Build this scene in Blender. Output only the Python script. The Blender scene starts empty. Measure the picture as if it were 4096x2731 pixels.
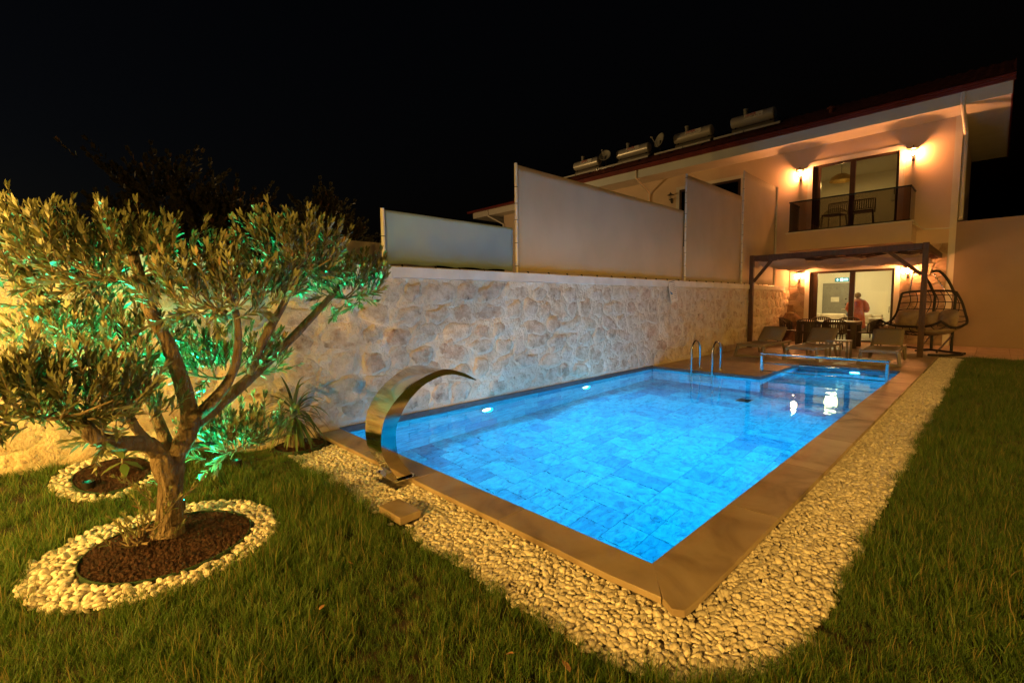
import bpy, bmesh, math, random
import numpy as np
from mathutils import Vector, Matrix, Euler, noise

R = math.radians
random.seed(7)
np.random.seed(7)
SC = bpy.context.scene
COL = SC.collection

# ------------------------------------------------------------------ camera
cam_d = bpy.data.cameras.new('camera')
cam_d.lens = 16.369
cam_d.sensor_width = 36.0
cam_d.sensor_fit = 'HORIZONTAL'
cam_d.clip_start = 0.05
cam_d.clip_end = 600
cam = bpy.data.objects.new('camera', cam_d)
COL.objects.link(cam)
yaw, pitch, roll = 0.8047, -0.0826, -0.012
fw = Vector((-math.sin(yaw) * math.cos(pitch), math.cos(yaw) * math.cos(pitch), math.sin(pitch)))
rt = Vector((math.cos(yaw), math.sin(yaw), 0))
upv = rt.cross(fw)
rt2 = rt * math.cos(roll) + upv * math.sin(roll)
up2 = -rt * math.sin(roll) + upv * math.cos(roll)
mw = Matrix((rt2, up2, -fw)).transposed().to_4x4()
mw.translation = Vector((5.108, -2.183, 1.4))
cam.matrix_world = mw
SC.camera = cam

# ------------------------------------------------------------------ world, moon
world = bpy.data.worlds.new('World')
SC.world = world
world.use_nodes = True
wn = world.node_tree.nodes
wl = world.node_tree.links
sky = wn.new('ShaderNodeTexSky')
sky.sky_type = 'NISHITA'
sky.sun_disc = False
sky.sun_elevation = R(-4.5)
sky.sun_rotation = R(200)
bgn = wn['Background']
wl.new(sky.outputs[0], bgn.inputs[0])
bgn.inputs[1].default_value = 0.12

sun_d = bpy.data.lights.new('moon', 'SUN')
sun_d.energy = 0.012
sun_d.angle = R(12)
sun_d.color = (0.75, 0.85, 1.0)
sun = bpy.data.objects.new('moon', sun_d)
sun.rotation_euler = (R(50), 0, R(35))
COL.objects.link(sun)

vs = SC.view_settings
vs.view_transform = 'Standard'
vs.look = 'None'
vs.exposure = 0.0
vs.gamma = 1.0
SC.render.engine = 'CYCLES'
cy = SC.cycles
cy.use_denoising = True
cy.max_bounces = 9
cy.diffuse_bounces = 4
cy.glossy_bounces = 5
cy.transmission_bounces = 8
cy.transparent_max_bounces = 16
cy.sample_clamp_indirect = 4.0
cy.sample_clamp_direct = 0.0
cy.caustics_refractive = True
cy.caustics_reflective = False
cy.blur_glossy = 0.5

GARDEN = (1.0, 0.52, 0.085)
LANTERN = (1.0, 0.33, 0.085)
POOLBLUE = (0.0, 0.53, 1.0)


# ------------------------------------------------------------------ materials
def new_mat(name):
    m = bpy.data.materials.new(name)
    m.use_nodes = True
    n = m.node_tree.nodes
    l = m.node_tree.links
    return m, n, l, n['Principled BSDF']


def mapping(n, l, rand=True, scale=(1, 1, 1), coord='Object'):
    tc = n.new('ShaderNodeTexCoord')
    mp = n.new('ShaderNodeMapping')
    mp.inputs['Scale'].default_value = scale
    l.new(tc.outputs[coord], mp.inputs['Vector'])
    if rand:
        oi = n.new('ShaderNodeObjectInfo')
        mu = n.new('ShaderNodeMath')
        mu.operation = 'MULTIPLY'
        mu.inputs[1].default_value = 37.0
        l.new(oi.outputs['Random'], mu.inputs[0])
        cb = n.new('ShaderNodeCombineXYZ')
        for i in range(3):
            l.new(mu.outputs[0], cb.inputs[i])
        l.new(cb.outputs[0], mp.inputs['Location'])
    return mp


def ramp(n, stops):
    r = n.new('ShaderNodeValToRGB')
    e = r.color_ramp.elements
    while len(e) < len(stops):
        e.new(0.5)
    for k, (p, c) in enumerate(stops):
        e[k].position = p
        e[k].color = (*c, 1)
    return r


def M(name, stops, scale=4.0, detail=6, rough=0.7, metal=0.0, bump=0.0, bscale=30.0, bdist=0.01, rand=True,
      tone=0.0, stretch=(1, 1, 1), spec=0.5, distort=0.0, coat=0.0, rough2=None, trans=0.0):
    """noise-coloured principled material; tone = per-object brightness variation"""
    m, n, l, b = new_mat(name)
    mp = mapping(n, l, rand, stretch)
    nz = n.new('ShaderNodeTexNoise')
    nz.inputs['Scale'].default_value = scale
    nz.inputs['Detail'].default_value = detail
    nz.inputs['Distortion'].default_value = distort
    l.new(mp.outputs[0], nz.inputs['Vector'])
    if len(stops) == 1:
        stops = [(0, stops[0]), (1, stops[0])]
    elif not isinstance(stops[0][1], (tuple, list)):
        stops = [(0.3 + 0.4 * k / (len(stops) - 1), c) for k, c in enumerate(stops)]
    r = ramp(n, stops)
    l.new(nz.outputs['Fac'], r.inputs[0])
    colout = r.outputs[0]
    if tone:
        oi = n.new('ShaderNodeObjectInfo')
        mr = n.new('ShaderNodeMapRange')
        mr.inputs[3].default_value = 1 - tone
        mr.inputs[4].default_value = 1 + tone
        l.new(oi.outputs['Random'], mr.inputs[0])
        hs = n.new('ShaderNodeHueSaturation')
        l.new(mr.outputs[0], hs.inputs['Value'])
        l.new(colout, hs.inputs['Color'])
        colout = hs.outputs[0]
    l.new(colout, b.inputs['Base Color'])
    b.inputs['Roughness'].default_value = rough
    b.inputs['Metallic'].default_value = metal
    b.inputs['Specular IOR Level'].default_value = spec
    b.inputs['Coat Weight'].default_value = coat
    if rough2 is not None:
        mr2 = n.new('ShaderNodeMapRange')
        mr2.inputs[3].default_value = rough
        mr2.inputs[4].default_value = rough2
        l.new(nz.outputs['Fac'], mr2.inputs[0])
        l.new(mr2.outputs[0], b.inputs['Roughness'])
    if bump:
        n2 = n.new('ShaderNodeTexNoise')
        n2.inputs['Scale'].default_value = bscale
        n2.inputs['Detail'].default_value = 5
        l.new(mp.outputs[0], n2.inputs['Vector'])
        bp = n.new('ShaderNodeBump')
        bp.inputs['Strength'].default_value = bump
        bp.inputs['Distance'].default_value = bdist
        l.new(n2.outputs['Fac'], bp.inputs['Height'])
        l.new(bp.outputs[0], b.inputs['Normal'])
    if trans:
        tr = n.new('ShaderNodeBsdfTranslucent')
        l.new(colout, tr.inputs['Color'])
        mx = n.new('ShaderNodeMixShader')
        mx.inputs[0].default_value = trans
        l.new(b.outputs[0], mx.inputs[1])
        l.new(tr.outputs[0], mx.inputs[2])
        l.new(mx.outputs[0], n['Material Output'].inputs[0])
    return m


def plain(name, c, rough=0.6, metal=0.0, spec=0.5, bump=0.0, bscale=60, bdist=0.004):
    c2 = tuple(x * 0.82 for x in c)
    return M(name, [(0.35, c2), (0.65, c)], scale=7, rough=rough, metal=metal, spec=spec, bump=bump, bscale=bscale, bdist=bdist)


def emit(name, c, s):
    m, n, l, b = new_mat(name)
    b.inputs['Base Color'].default_value = (*c, 1)
    b.inputs['Emission Color'].default_value = (*c, 1)
    b.inputs['Emission Strength'].default_value = s
    return m


def pane(name, tint, rough=0.0, ior=1.45):
    """thin glass: tinted see-through plus fresnel reflection"""
    m, n, l, b = new_mat(name)
    n.remove(b)
    t = n.new('ShaderNodeBsdfTransparent')
    t.inputs[0].default_value = (*tint, 1)
    g = n.new('ShaderNodeBsdfGlossy')
    g.inputs['Roughness'].default_value = rough
    f = n.new('ShaderNodeFresnel')
    f.inputs[0].default_value = ior
    mx = n.new('ShaderNodeMixShader')
    l.new(f.outputs[0], mx.inputs[0])
    l.new(t.outputs[0], mx.inputs[1])
    l.new(g.outputs[0], mx.inputs[2])
    l.new(mx.outputs[0], n['Material Output'].inputs[0])
    return m


def mat_wallstone():
    m, n, l, b = new_mat('field_stone')
    mp = mapping(n, l, True)
    oi = n.new('ShaderNodeObjectInfo')
    tone = ramp(n, [(0.0, (0.44, 0.33, 0.24)), (0.2, (0.56, 0.48, 0.36)), (0.4, (0.47, 0.43, 0.36)), (0.6, (0.60, 0.53, 0.41)),
                    (0.8, (0.52, 0.40, 0.29)), (1.0, (0.56, 0.52, 0.44))])
    l.new(oi.outputs['Random'], tone.inputs[0])
    nz = n.new('ShaderNodeTexNoise')
    nz.inputs['Scale'].default_value = 7
    nz.inputs['Detail'].default_value = 10
    nz.inputs['Roughness'].default_value = 0.65
    l.new(mp.outputs[0], nz.inputs['Vector'])
    r2 = ramp(n, [(0.30, (0.18, 0.11, 0.06)), (0.38, (0.70, 0.62, 0.54)), (0.50, (1.0, 0.97, 0.93)), (0.62, (1.25, 1.25, 1.25))])
    l.new(nz.outputs['Fac'], r2.inputs[0])
    mul = n.new('ShaderNodeMix')
    mul.data_type = 'RGBA'
    mul.blend_type = 'MULTIPLY'
    mul.inputs[0].default_value = 0.8
    l.new(tone.outputs[0], mul.inputs[6])
    l.new(r2.outputs[0], mul.inputs[7])
    # mortar smeared over the rim
    at = n.new('ShaderNodeAttribute')
    at.attribute_name = 'rim'
    n3 = n.new('ShaderNodeTexNoise')
    n3.inputs['Scale'].default_value = 14
    n3.inputs['Detail'].default_value = 6
    l.new(mp.outputs[0], n3.inputs['Vector'])
    ad = n.new('ShaderNodeMath')
    ad.operation = 'ADD'
    l.new(at.outputs['Fac'], ad.inputs[0])
    sb = n.new('ShaderNodeMath')
    sb.operation = 'MULTIPLY_ADD'
    l.new(n3.outputs['Fac'], sb.inputs[0])
    sb.inputs[1].default_value = 1.5
    sb.inputs[2].default_value = -0.75
    l.new(sb.outputs[0], ad.inputs[1])
    r3 = ramp(n, [(0.40, (0, 0, 0)), (0.62, (1, 1, 1))])
    l.new(ad.outputs[0], r3.inputs[0])
    mx = n.new('ShaderNodeMix')
    mx.data_type = 'RGBA'
    l.new(r3.outputs[0], mx.inputs[0])
    l.new(mul.outputs[2], mx.inputs[6])
    mx.inputs[7].default_value = (0.60, 0.52, 0.39, 1)
    l.new(mx.outputs[2], b.inputs['Base Color'])
    b.inputs['Roughness'].default_value = 0.88
    n4 = n.new('ShaderNodeTexNoise')
    n4.inputs['Scale'].default_value = 22
    n4.inputs['Detail'].default_value = 8
    n4.inputs['Roughness'].default_value = 0.7
    l.new(mp.outputs[0], n4.inputs['Vector'])
    bp = n.new('ShaderNodeBump')
    bp.inputs['Strength'].default_value = 1.0
    bp.inputs['Distance'].default_value = 0.035
    l.new(n4.outputs['Fac'], bp.inputs['Height'])
    l.new(bp.outputs[0], b.inputs['Normal'])
    return m


def mat_pooltile():
    m, n, l, b = new_mat('pool_stone_tile')
    mp = mapping(n, l, True)
    oi = n.new('ShaderNodeObjectInfo')
    tone = ramp(n, [(0.0, (0.05, 0.29, 0.42)), (0.16, (0.06, 0.37, 0.48)), (0.36, (0.09, 0.49, 0.58)), (1.0, (0.13, 0.62, 0.68))])
    l.new(oi.outputs['Random'], tone.inputs[0])
    nz = n.new('ShaderNodeTexNoise')
    nz.inputs['Scale'].default_value = 5
    nz.inputs['Detail'].default_value = 10
    nz.inputs['Roughness'].default_value = 0.72
    nz.inputs['Distortion'].default_value = 0.6
    mp.inputs['Scale'].default_value = (0.9, 0.5, 1.3)
    l.new(mp.outputs[0], nz.inputs['Vector'])
    r2 = ramp(n, [(0.36, (0.16, 0.20, 0.30)), (0.46, (0.55, 0.60, 0.68)), (0.56, (0.9, 0.92, 0.94)), (0.66, (1.1, 1.1, 1.1))])
    l.new(nz.outputs['Fac'], r2.inputs[0])
    mul = n.new('ShaderNodeMix')
    mul.data_type = 'RGBA'
    mul.blend_type = 'MULTIPLY'
    mul.inputs[0].default_value = 0.95
    l.new(tone.outputs[0], mul.inputs[6])
    l.new(r2.outputs[0], mul.inputs[7])
    l.new(mul.outputs[2], b.inputs['Base Color'])
    b.inputs['Roughness'].default_value = 0.6
    return m


def mat_water():
    m, n, l, b = new_mat('pool_water')
    n.remove(b)
    g = n.new('ShaderNodeBsdfGlass')
    g.inputs['Color'].default_value = (0.75, 0.97, 1.0, 1)
    g.inputs['Roughness'].default_value = 0.0
    g.inputs['IOR'].default_value = 1.333
    tc = n.new('ShaderNodeTexCoord')
    mp = n.new('ShaderNodeMapping')
    mp.inputs['Scale'].default_value = (1.0, 2.2, 1.0)
    mp.inputs['Rotation'].default_value = (0, 0, R(40))
    l.new(tc.outputs['Object'], mp.inputs[0])
    a = n.new('ShaderNodeTexNoise')
    a.inputs['Scale'].default_value = 2.0
    a.inputs['Detail'].default_value = 4
    l.new(mp.outputs[0], a.inputs['Vector'])
    bp = n.new('ShaderNodeBump')
    bp.inputs['Strength'].default_value = 0.30
    bp.inputs['Distance'].default_value = 0.011
    l.new(a.outputs['Fac'], bp.inputs['Height'])
    l.new(bp.outputs[0], g.inputs['Normal'])
    l.new(g.outputs[0], n['Material Output'].inputs[0])
    return m


def mat_leaf(name, top, back, trans=0.25, rough=0.5):
    m, n, l, b = new_mat(name)
    oi = n.new('ShaderNodeAttribute')
    oi.attribute_name = 'tone'
    r = ramp(n, [(0.0, tuple(x * 0.6 for x in top)), (0.6, top), (0.94, tuple(min(1, x * 1.35) for x in top)), (1.0, (0.28, 0.15, 0.06))])
    l.new(oi.outputs['Fac'], r.inputs[0])
    gm = n.new('ShaderNodeNewGeometry')
    mx = n.new('ShaderNodeMix')
    mx.data_type = 'RGBA'
    l.new(gm.outputs['Backfacing'], mx.inputs[0])
    l.new(r.outputs[0], mx.inputs[6])
    mx.inputs[7].default_value = (*back, 1)
    l.new(mx.outputs[2], b.inputs['Base Color'])
    b.inputs['Roughness'].default_value = rough
    tr = n.new('ShaderNodeBsdfTranslucent')
    l.new(mx.outputs[2], tr.inputs[0])
    ms = n.new('ShaderNodeMixShader')
    ms.inputs[0].default_value = trans
    l.new(b.outputs[0], ms.inputs[1])
    l.new(tr.outputs[0], ms.inputs[2])
    l.new(ms.outputs[0], n['Material Output'].inputs[0])
    return m


MT = {}
MT['mortar'] = M('lime_mortar', [(0.28, (0.36, 0.27, 0.18)), (0.42, (0.54, 0.45, 0.33)), (0.55, (0.60, 0.53, 0.41)), (0.72, (0.66, 0.60, 0.50))], scale=3.4, detail=11, rough=0.92,
                 bump=1.0, bscale=24, bdist=0.03, rand=False)
MT['fieldstone'] = mat_wallstone()
MT['cap'] = M('cap_render', [(0.3, (0.55, 0.52, 0.47)), (0.7, (0.70, 0.67, 0.62))], scale=3, rough=0.85, bump=0.3, bscale=25, tone=0.05)
MT['coping'] = M('travertine_coping', [(0.30, (0.11, 0.075, 0.046)), (0.42, (0.24, 0.175, 0.115)), (0.52, (0.31, 0.235, 0.16)), (0.7, (0.37, 0.29, 0.205))], scale=2.2, detail=11, rough=0.55,
                 bump=0.15, bscale=18, tone=0.08, stretch=(1, 1, 1), distort=0.8, rough2=0.42)
MT['patio'] = M('patio_stone', [(0.3, (0.26, 0.19, 0.13)), (0.7, (0.38, 0.29, 0.21))], scale=3, detail=8, rough=0.5, bump=0.1, bscale=20, tone=0.10)
MT['joint'] = plain('joint_grout', (0.16, 0.13, 0.10), 0.9)
MT['poolgrout'] = plain('pool_grout', (0.04, 0.12, 0.17), 0.9)
MT['band'] = M('dark_slate_band', [(0.3, (0.03, 0.032, 0.036)), (0.7, (0.085, 0.085, 0.09))], scale=5, rough=0.5, tone=0.12, bump=0.2)
MT['pooltile'] = mat_pooltile()
MT['water'] = mat_water()
MT['pebble'] = M('white_pebble', [(0.3, (0.44, 0.37, 0.29)), (0.48, (0.66, 0.61, 0.53)), (0.7, (0.76, 0.73, 0.67))], scale=1.3, rough=0.6, tone=0.22, bump=0.15, bscale=12, bdist=0.02)
MT['lava'] = M('lava_rock', [(0.3, (0.05, 0.022, 0.015)), (0.7, (0.16, 0.062, 0.038))], scale=3, rough=0.95, tone=0.4, bump=1.0, bscale=7, bdist=0.06)
MT['soil'] = M('soil', [(0.3, (0.03, 0.022, 0.014)), (0.7, (0.075, 0.055, 0.035))], scale=14, rough=0.95, bump=0.8, bscale=40, rand=False)
MT['gravelbed'] = M('gravel_bed', [(0.3, (0.16, 0.12, 0.08)), (0.7, (0.40, 0.34, 0.26))], scale=30, rough=0.95, bump=0.8, bscale=40, rand=False)
MT['bark'] = M('olive_bark', [(0.3, (0.045, 0.03, 0.018)), (0.45, (0.13, 0.092, 0.058)), (0.7, (0.23, 0.175, 0.115))], scale=9, detail=11, rough=0.95, bump=1.0, bscale=30, bdist=0.07,
                stretch=(1, 1, 0.4), rand=False, distort=0.6)
MT['twig'] = plain('twig_bark', (0.20, 0.15, 0.09), 0.9)
MT['olive'] = mat_leaf('olive_leaf', (0.15, 0.165, 0.06), (0.23, 0.235, 0.13), 0.2)
MT['yucca'] = mat_leaf('yucca_leaf', (0.10, 0.15, 0.04), (0.13, 0.17, 0.06), 0.2, 0.4)
MT['darktree'] = mat_leaf('dark_tree_leaf', (0.06, 0.06, 0.035), (0.065, 0.065, 0.04), 0.25, 0.8)
MT['edging'] = plain('green_plastic_edging', (0.02, 0.05, 0.02), 0.5)
MT['tarp'] = M('tarpaulin', [(0.35, (0.46, 0.39, 0.285)), (0.65, (0.52, 0.445, 0.33))], scale=1.2, rough=0.75, rand=False, bump=0.12, bscale=220, bdist=0.002, trans=0.12)
MT['tarp_poolglow'] = M('pool_glow_tarpaulin', [(0.35, (0.22, 0.33, 0.39)), (0.65, (0.26, 0.37, 0.43))], scale=1.2, rough=0.75, rand=False, trans=0.12)  # blue light of the neighbouring pool is put into this fabric colour
MT['pvc'] = plain('white_pipe', (0.62, 0.58, 0.52), 0.4)
MT['tie'] = plain('black_tie', (0.015, 0.015, 0.015), 0.6)
MT['plaster'] = M('house_plaster', [(0.3, (0.62, 0.48, 0.375)), (0.7, (0.69, 0.545, 0.43))], scale=1.3, detail=8, rough=0.9, bump=0.25, bscale=70, bdist=0.004, rand=False)
MT['trim'] = M('white_trim', [(0.3, (0.66, 0.62, 0.57)), (0.7, (0.74, 0.70, 0.65))], scale=2, rough=0.8, rand=False)
MT['fascia'] = M('fascia_paint', [(0.3, (0.62, 0.66, 0.68)), (0.7, (0.70, 0.74, 0.76))], scale=1.5, rough=0.8, rand=False)
MT['redmetal'] = M('red_gutter', [(0.3, (0.13, 0.02, 0.018)), (0.7, (0.22, 0.035, 0.03))], scale=3, rough=0.5, rand=False)
MT['rooftile'] = M('clay_roof', [(0.3, (0.12, 0.03, 0.02)), (0.7, (0.24, 0.07, 0.045))], scale=4, rough=0.85, rand=False)
MT['clad'] = M('cladding_stone', [(0.3, (0.30, 0.20, 0.14)), (0.7, (0.48, 0.35, 0.26))], scale=6, detail=8, rough=0.85, tone=0.28, bump=0.6, bscale=30, bdist=0.012)
MT['cladjoint'] = plain('cladding_joint', (0.52, 0.43, 0.33), 0.9, bump=0.5)
MT['brownalu'] = plain('brown_aluminium', (0.055, 0.032, 0.022), 0.35, 0.2)
MT['glass'] = pane('window_glass', (0.96, 0.97, 0.95))
MT['darkglass'] = pane('dark_window_glass', (0.10, 0.09, 0.09))
MT['smoke'] = pane('smoked_glass', (0.62, 0.57, 0.50))
MT['blackmetal'] = plain('black_metal', (0.014, 0.012, 0.011), 0.45, 0.3)
MT['steel'] = M('polished_steel', [(0.3, (0.60, 0.57, 0.52)), (0.7, (0.66, 0.63, 0.58))], scale=2, rough=0.05, metal=1.0, rand=False, rough2=0.09, bump=0.02, bscale=3, bdist=0.02)
MT['chrome'] = M('chrome_tube', [(0.3, (0.70, 0.70, 0.70)), (0.7, (0.76, 0.76, 0.76))], scale=4, rough=0.12, metal=1.0, rand=False)
MT['tank'] = M('brushed_tank_steel', [(0.3, (0.50, 0.48, 0.42)), (0.7, (0.58, 0.55, 0.48))], scale=3, rough=0.34, metal=0.35, rand=True)
MT['wood'] = M('pergola_wood', [(0.3, (0.045, 0.020, 0.011)), (0.7, (0.095, 0.045, 0.022))], scale=4, rough=0.65, stretch=(6, 6, 1), bump=0.3, bscale=12)
MT['driftwood'] = M('driftwood', [(0.3, (0.12, 0.06, 0.03)), (0.7, (0.26, 0.15, 0.08))], scale=5, rough=0.8, stretch=(3, 3, 1), bump=0.6, bscale=14, bdist=0.02)
MT['palewood'] = plain('pale_cut_wood', (0.45, 0.32, 0.20), 0.8, bump=0.4)
MT['cloth'] = M('pergola_cloth', [(0.3, (0.60, 0.53, 0.45)), (0.7, (0.70, 0.63, 0.55))], scale=3, rough=0.9, trans=0.35)
MT['lounger'] = plain('taupe_resin', (0.22, 0.18, 0.13), 0.5)
MT['mesh'] = M('lounger_mesh', [(0.35, (0.22, 0.175, 0.115)), (0.65, (0.28, 0.22, 0.15))], scale=120, detail=2, rough=0.8, trans=0.12)
MT['wicker'] = plain('brown_resin_wicker', (0.062, 0.038, 0.024), 0.55)
MT['tabletop'] = plain('table_top_beige', (0.36, 0.28, 0.19), 0.4)
MT['cushion'] = M('cushion_fabric', [(0.35, (0.24, 0.17, 0.11)), (0.65, (0.31, 0.23, 0.155))], scale=9, rough=0.95, bump=0.4, bscale=160, bdist=0.003)
MT['rope'] = plain('black_brown_rope', (0.022, 0.014, 0.010), 0.7)
MT['inwall'] = M('room_wall_paint', [(0.3, (0.74, 0.71, 0.63)), (0.7, (0.77, 0.74, 0.66))], scale=1.0, rough=0.9, rand=False)
MT['infloor'] = M('room_floor_tile', [(0.3, (0.48, 0.44, 0.38)), (0.7, (0.58, 0.54, 0.48))], scale=3, rough=0.18, rand=False)
MT['greydoor'] = plain('grey_door', (0.21, 0.21, 0.20), 0.5)
MT['sofa'] = plain('beige_sofa', (0.52, 0.46, 0.38), 0.95, bump=0.3, bscale=200)
MT['paper'] = plain('white_paper', (0.72, 0.70, 0.64), 0.8)
MT['skin'] = plain('skin', (0.46, 0.28, 0.20), 0.6)
MT['hair'] = M('brown_hair', [(0.3, (0.10, 0.06, 0.03)), (0.7, (0.26, 0.17, 0.09))], scale=30, rough=0.6)
MT['robe'] = M('red_robe', [(0.4, (0.42, 0.095, 0.05)), (0.6, (0.50, 0.14, 0.08))], scale=14, rough=0.9)
MT['robepat'] = plain('red_print', (0.70, 0.10, 0.05), 0.9)
MT['bluecloth'] = plain('blue_cloth', (0.13, 0.18, 0.38), 0.9)
MT['collector'] = plain('solar_collector_glass', (0.012, 0.014, 0.018), 0.15)
MT['alu'] = plain('aluminium_edge', (0.62, 0.60, 0.55), 0.4, 0.2)
MT['dish'] = plain('dish_grey', (0.34, 0.34, 0.30), 0.6)
MT['redprint'] = plain('red_lettering', (0.55, 0.03, 0.03), 0.7)
MT['blackprint'] = plain('black_lettering', (0.02, 0.02, 0.02), 0.7)
MT['blueprint'] = plain('blue_print', (0.02, 0.16, 0.45), 0.7)
MT['gold'] = M('gold_bowl', [(0.3, (0.55, 0.36, 0.12)), (0.7, (0.75, 0.52, 0.2))], scale=12, rough=0.15, metal=1.0, bump=0.6, bscale=14, bdist=0.03)
MT['mirror'] = plain('mirror_glass', (0.55, 0.50, 0.40), 0.25, 0.3)
MT['ac'] = plain('ac_plastic', (0.72, 0.70, 0.66), 0.4)
MT['bulb'] = emit('lit_bulb', (1.0, 0.62, 0.28), 60.0)
MT['bulb_off'] = plain('unlit_bulb', (0.4, 0.36, 0.3), 0.3)
MT['poollamp'] = emit('pool_lamp_lens', (0.6, 0.92, 1.0), 9.0)
MT['exitsign'] = emit('exit_panel', (0.0, 0.16, 0.24), 0.5)
MT['exitlit'] = emit('exit_lettering', (0.45, 0.95, 1.0), 2.2)
MT['pendbulb'] = emit('pendant_bulb', (1.0, 0.7, 0.3), 12.0)
MT['ceillamp'] = emit('ceiling_lamp_lens', (1.0, 0.85, 0.55), 4.0)
MT['greenlens'] = emit('green_lens', (0.02, 1.0, 0.45), 0.15)
MT['whitewall'] = plain('white_garden_wall', (0.62, 0.58, 0.54), 0.9)
MT['brownwall'] = M('side_wall_plaster', [(0.3, (0.30, 0.22, 0.17)), (0.7, (0.35, 0.26, 0.20))], scale=1.2, detail=7, rough=0.95, rand=False, bump=0.2, bscale=50)
MT['dryleaf'] = plain('dry_leaf', (0.34, 0.19, 0.09), 0.8)


# ------------------------------------------------------------------ mesh helpers
class MB:
    def __init__(s):
        s.v = []
        s.f = []

    def add(s, vs_, fs_):
        o = len(s.v)
        s.v += [tuple(x) for x in vs_]
        s.f += [tuple(i + o for i in f) for f in fs_]
        return s

    def box(s, x0, x1, y0, y1, z0, z1, mtx=None):
        vs_ = [Vector((x, y, z)) for z in (z0, z1) for y in (y0, y1) for x in (x0, x1)]
        if mtx is not None:
            vs_ = [mtx @ v for v in vs_]
        return s.add(vs_, [(0, 2, 3, 1), (4, 5, 7, 6), (0, 1, 5, 4), (2, 6, 7, 3), (0, 4, 6, 2), (1, 3, 7, 5)])

    def bar(s, p0, p1, w, h, up=(0, 0, 1)):
        """square bar between two points"""
        p0, p1 = Vector(p0), Vector(p1)
        d = (p1 - p0).normalized()
        u = Vector(up)
        if abs(d.dot(u)) > 0.98:
            u = Vector((0, 1, 0))
        a = d.cross(u).normalized() * w / 2
        b_ = a.cross(d).normalized() * h / 2
        vs_ = [p + sa * a + sb * b_ for p in (p0, p1) for sa, sb in ((-1, -1), (1, -1), (1, 1), (-1, 1))]
        return s.add(vs_, [(0, 1, 2, 3), (7, 6, 5, 4), (0, 4, 5, 1), (1, 5, 6, 2), (2, 6, 7, 3), (3, 7, 4, 0)])

    def tube(s, pts, rad, n=10, cap=True):
        pts = [Vector(p) for p in pts]
        if not isinstance(rad, (list, tuple)):
            rad = [rad] * len(pts)
        rings = []
        u = None
        for i, p in enumerate(pts):
            d = (pts[min(i + 1, len(pts) - 1)] - pts[max(i - 1, 0)]).normalized()
            if u is None:
                u = d.orthogonal().normalized()
            else:
                u = (u - d * u.dot(d))
                u = u.normalized() if u.length > 1e-6 else d.orthogonal().normalized()
            w = d.cross(u)
            rings.append([p + (u * math.cos(2 * math.pi * k / n) + w * math.sin(2 * math.pi * k / n)) * rad[i] for k in range(n)])
        vs_ = [q for r_ in rings for q in r_]
        fs_ = []
        for i in range(len(pts) - 1):
            for k in range(n):
                k2 = (k + 1) % n
                fs_.append((i * n + k, i * n + k2, (i + 1) * n + k2, (i + 1) * n + k))
        if cap:
            fs_.append(tuple(reversed(range(n))))
            fs_.append(tuple((len(pts) - 1) * n + k for k in range(n)))
        return s.add(vs_, fs_)

    def lathe(s, prof, n=20, c=(0, 0, 0), mtx=None):
        c = Vector(c)
        vs_ = []
        for r_, z in prof:
            for k in range(n):
                a = 2 * math.pi * k / n
                v = Vector((r_ * math.cos(a), r_ * math.sin(a), z))
                if mtx is not None:
                    v = mtx @ v
                vs_.append(v + c)
        fs_ = []
        for i in range(len(prof) - 1):
            for k in range(n):
                k2 = (k + 1) % n
                fs_.append((i * n + k, i * n + k2, (i + 1) * n + k2, (i + 1) * n + k))
        fs_.append(tuple(reversed(range(n))))
        fs_.append(tuple((len(prof) - 1) * n + k for k in range(n)))
        return s.add(vs_, fs_)

    def grid(s, P, closed_u=False):
        """P[i][j] of points"""
        ni, nj = len(P), len(P[0])
        vs_ = [q for r_ in P for q in r_]
        fs_ = []
        for i in range(ni - (0 if closed_u else 1)):
            i2 = (i + 1) % ni
            for j in range(nj - 1):
                fs_.append((i * nj + j, i2 * nj + j, i2 * nj + j + 1, i * nj + j + 1))
        return s.add(vs_, fs_)

    def prism(s, poly, ax, a, b_):
        """2-D polygon extruded along axis ax from a to b_"""
        n = len(poly)

        def P(q, t):
            if ax == 'x':
                return (t, q[0], q[1])
            if ax == 'y':
                return (q[0], t, q[1])
            return (q[0], q[1], t)
        vs_ = [P(q, a) for q in poly] + [P(q, b_) for q in poly]
        fs_ = [tuple(range(n)), tuple(reversed(range(n, 2 * n)))] + [(k, n + k, n + (k + 1) % n, (k + 1) % n) for k in range(n)]
        return s.add(vs_, fs_)

    def mesh(s, name, mat, smooth=False):
        me = bpy.data.meshes.new(name)
        me.from_pydata(s.v, [], s.f)
        bm_ = bmesh.new()
        bm_.from_mesh(me)
        bmesh.ops.recalc_face_normals(bm_, faces=bm_.faces)
        bm_.to_mesh(me)
        bm_.free()
        me.materials.append(MT[mat] if isinstance(mat, str) else mat)
        if smooth:
            me.shade_smooth()
        me.update()
        return me

    def build(s, name, mat, parent=None, smooth=False, local=False, bev=0.0):
        if parent is not None and not local:
            o = wloc(parent)
            s.v = [(v[0] - o[0], v[1] - o[1], v[2] - o[2]) for v in s.v]
        ob = bpy.data.objects.new(name, s.mesh(name, mat, smooth))
        COL.objects.link(ob)
        if parent is not None:
            ob.parent = parent
        if bev:
            bv = ob.modifiers.new('bevel', 'BEVEL')
            bv.width = bev
            bv.segments = 2
            bv.limit_method = 'ANGLE'
        if smooth:
            try:
                md = ob.modifiers.new('edges', 'EDGE_SPLIT')
                md.split_angle = R(40)
            except Exception:
                pass
        return ob


def wloc(o):
    v = Vector((0, 0, 0))
    while o is not None:
        v = v + o.location
        o = o.parent
    return v


def tag(o, label=None, cat=None, group=None, kind=None):
    if label:
        o['label'] = label
    if cat:
        o['category'] = cat
    if group:
        o['group'] = group
    if kind:
        o['kind'] = kind
    return o


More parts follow.
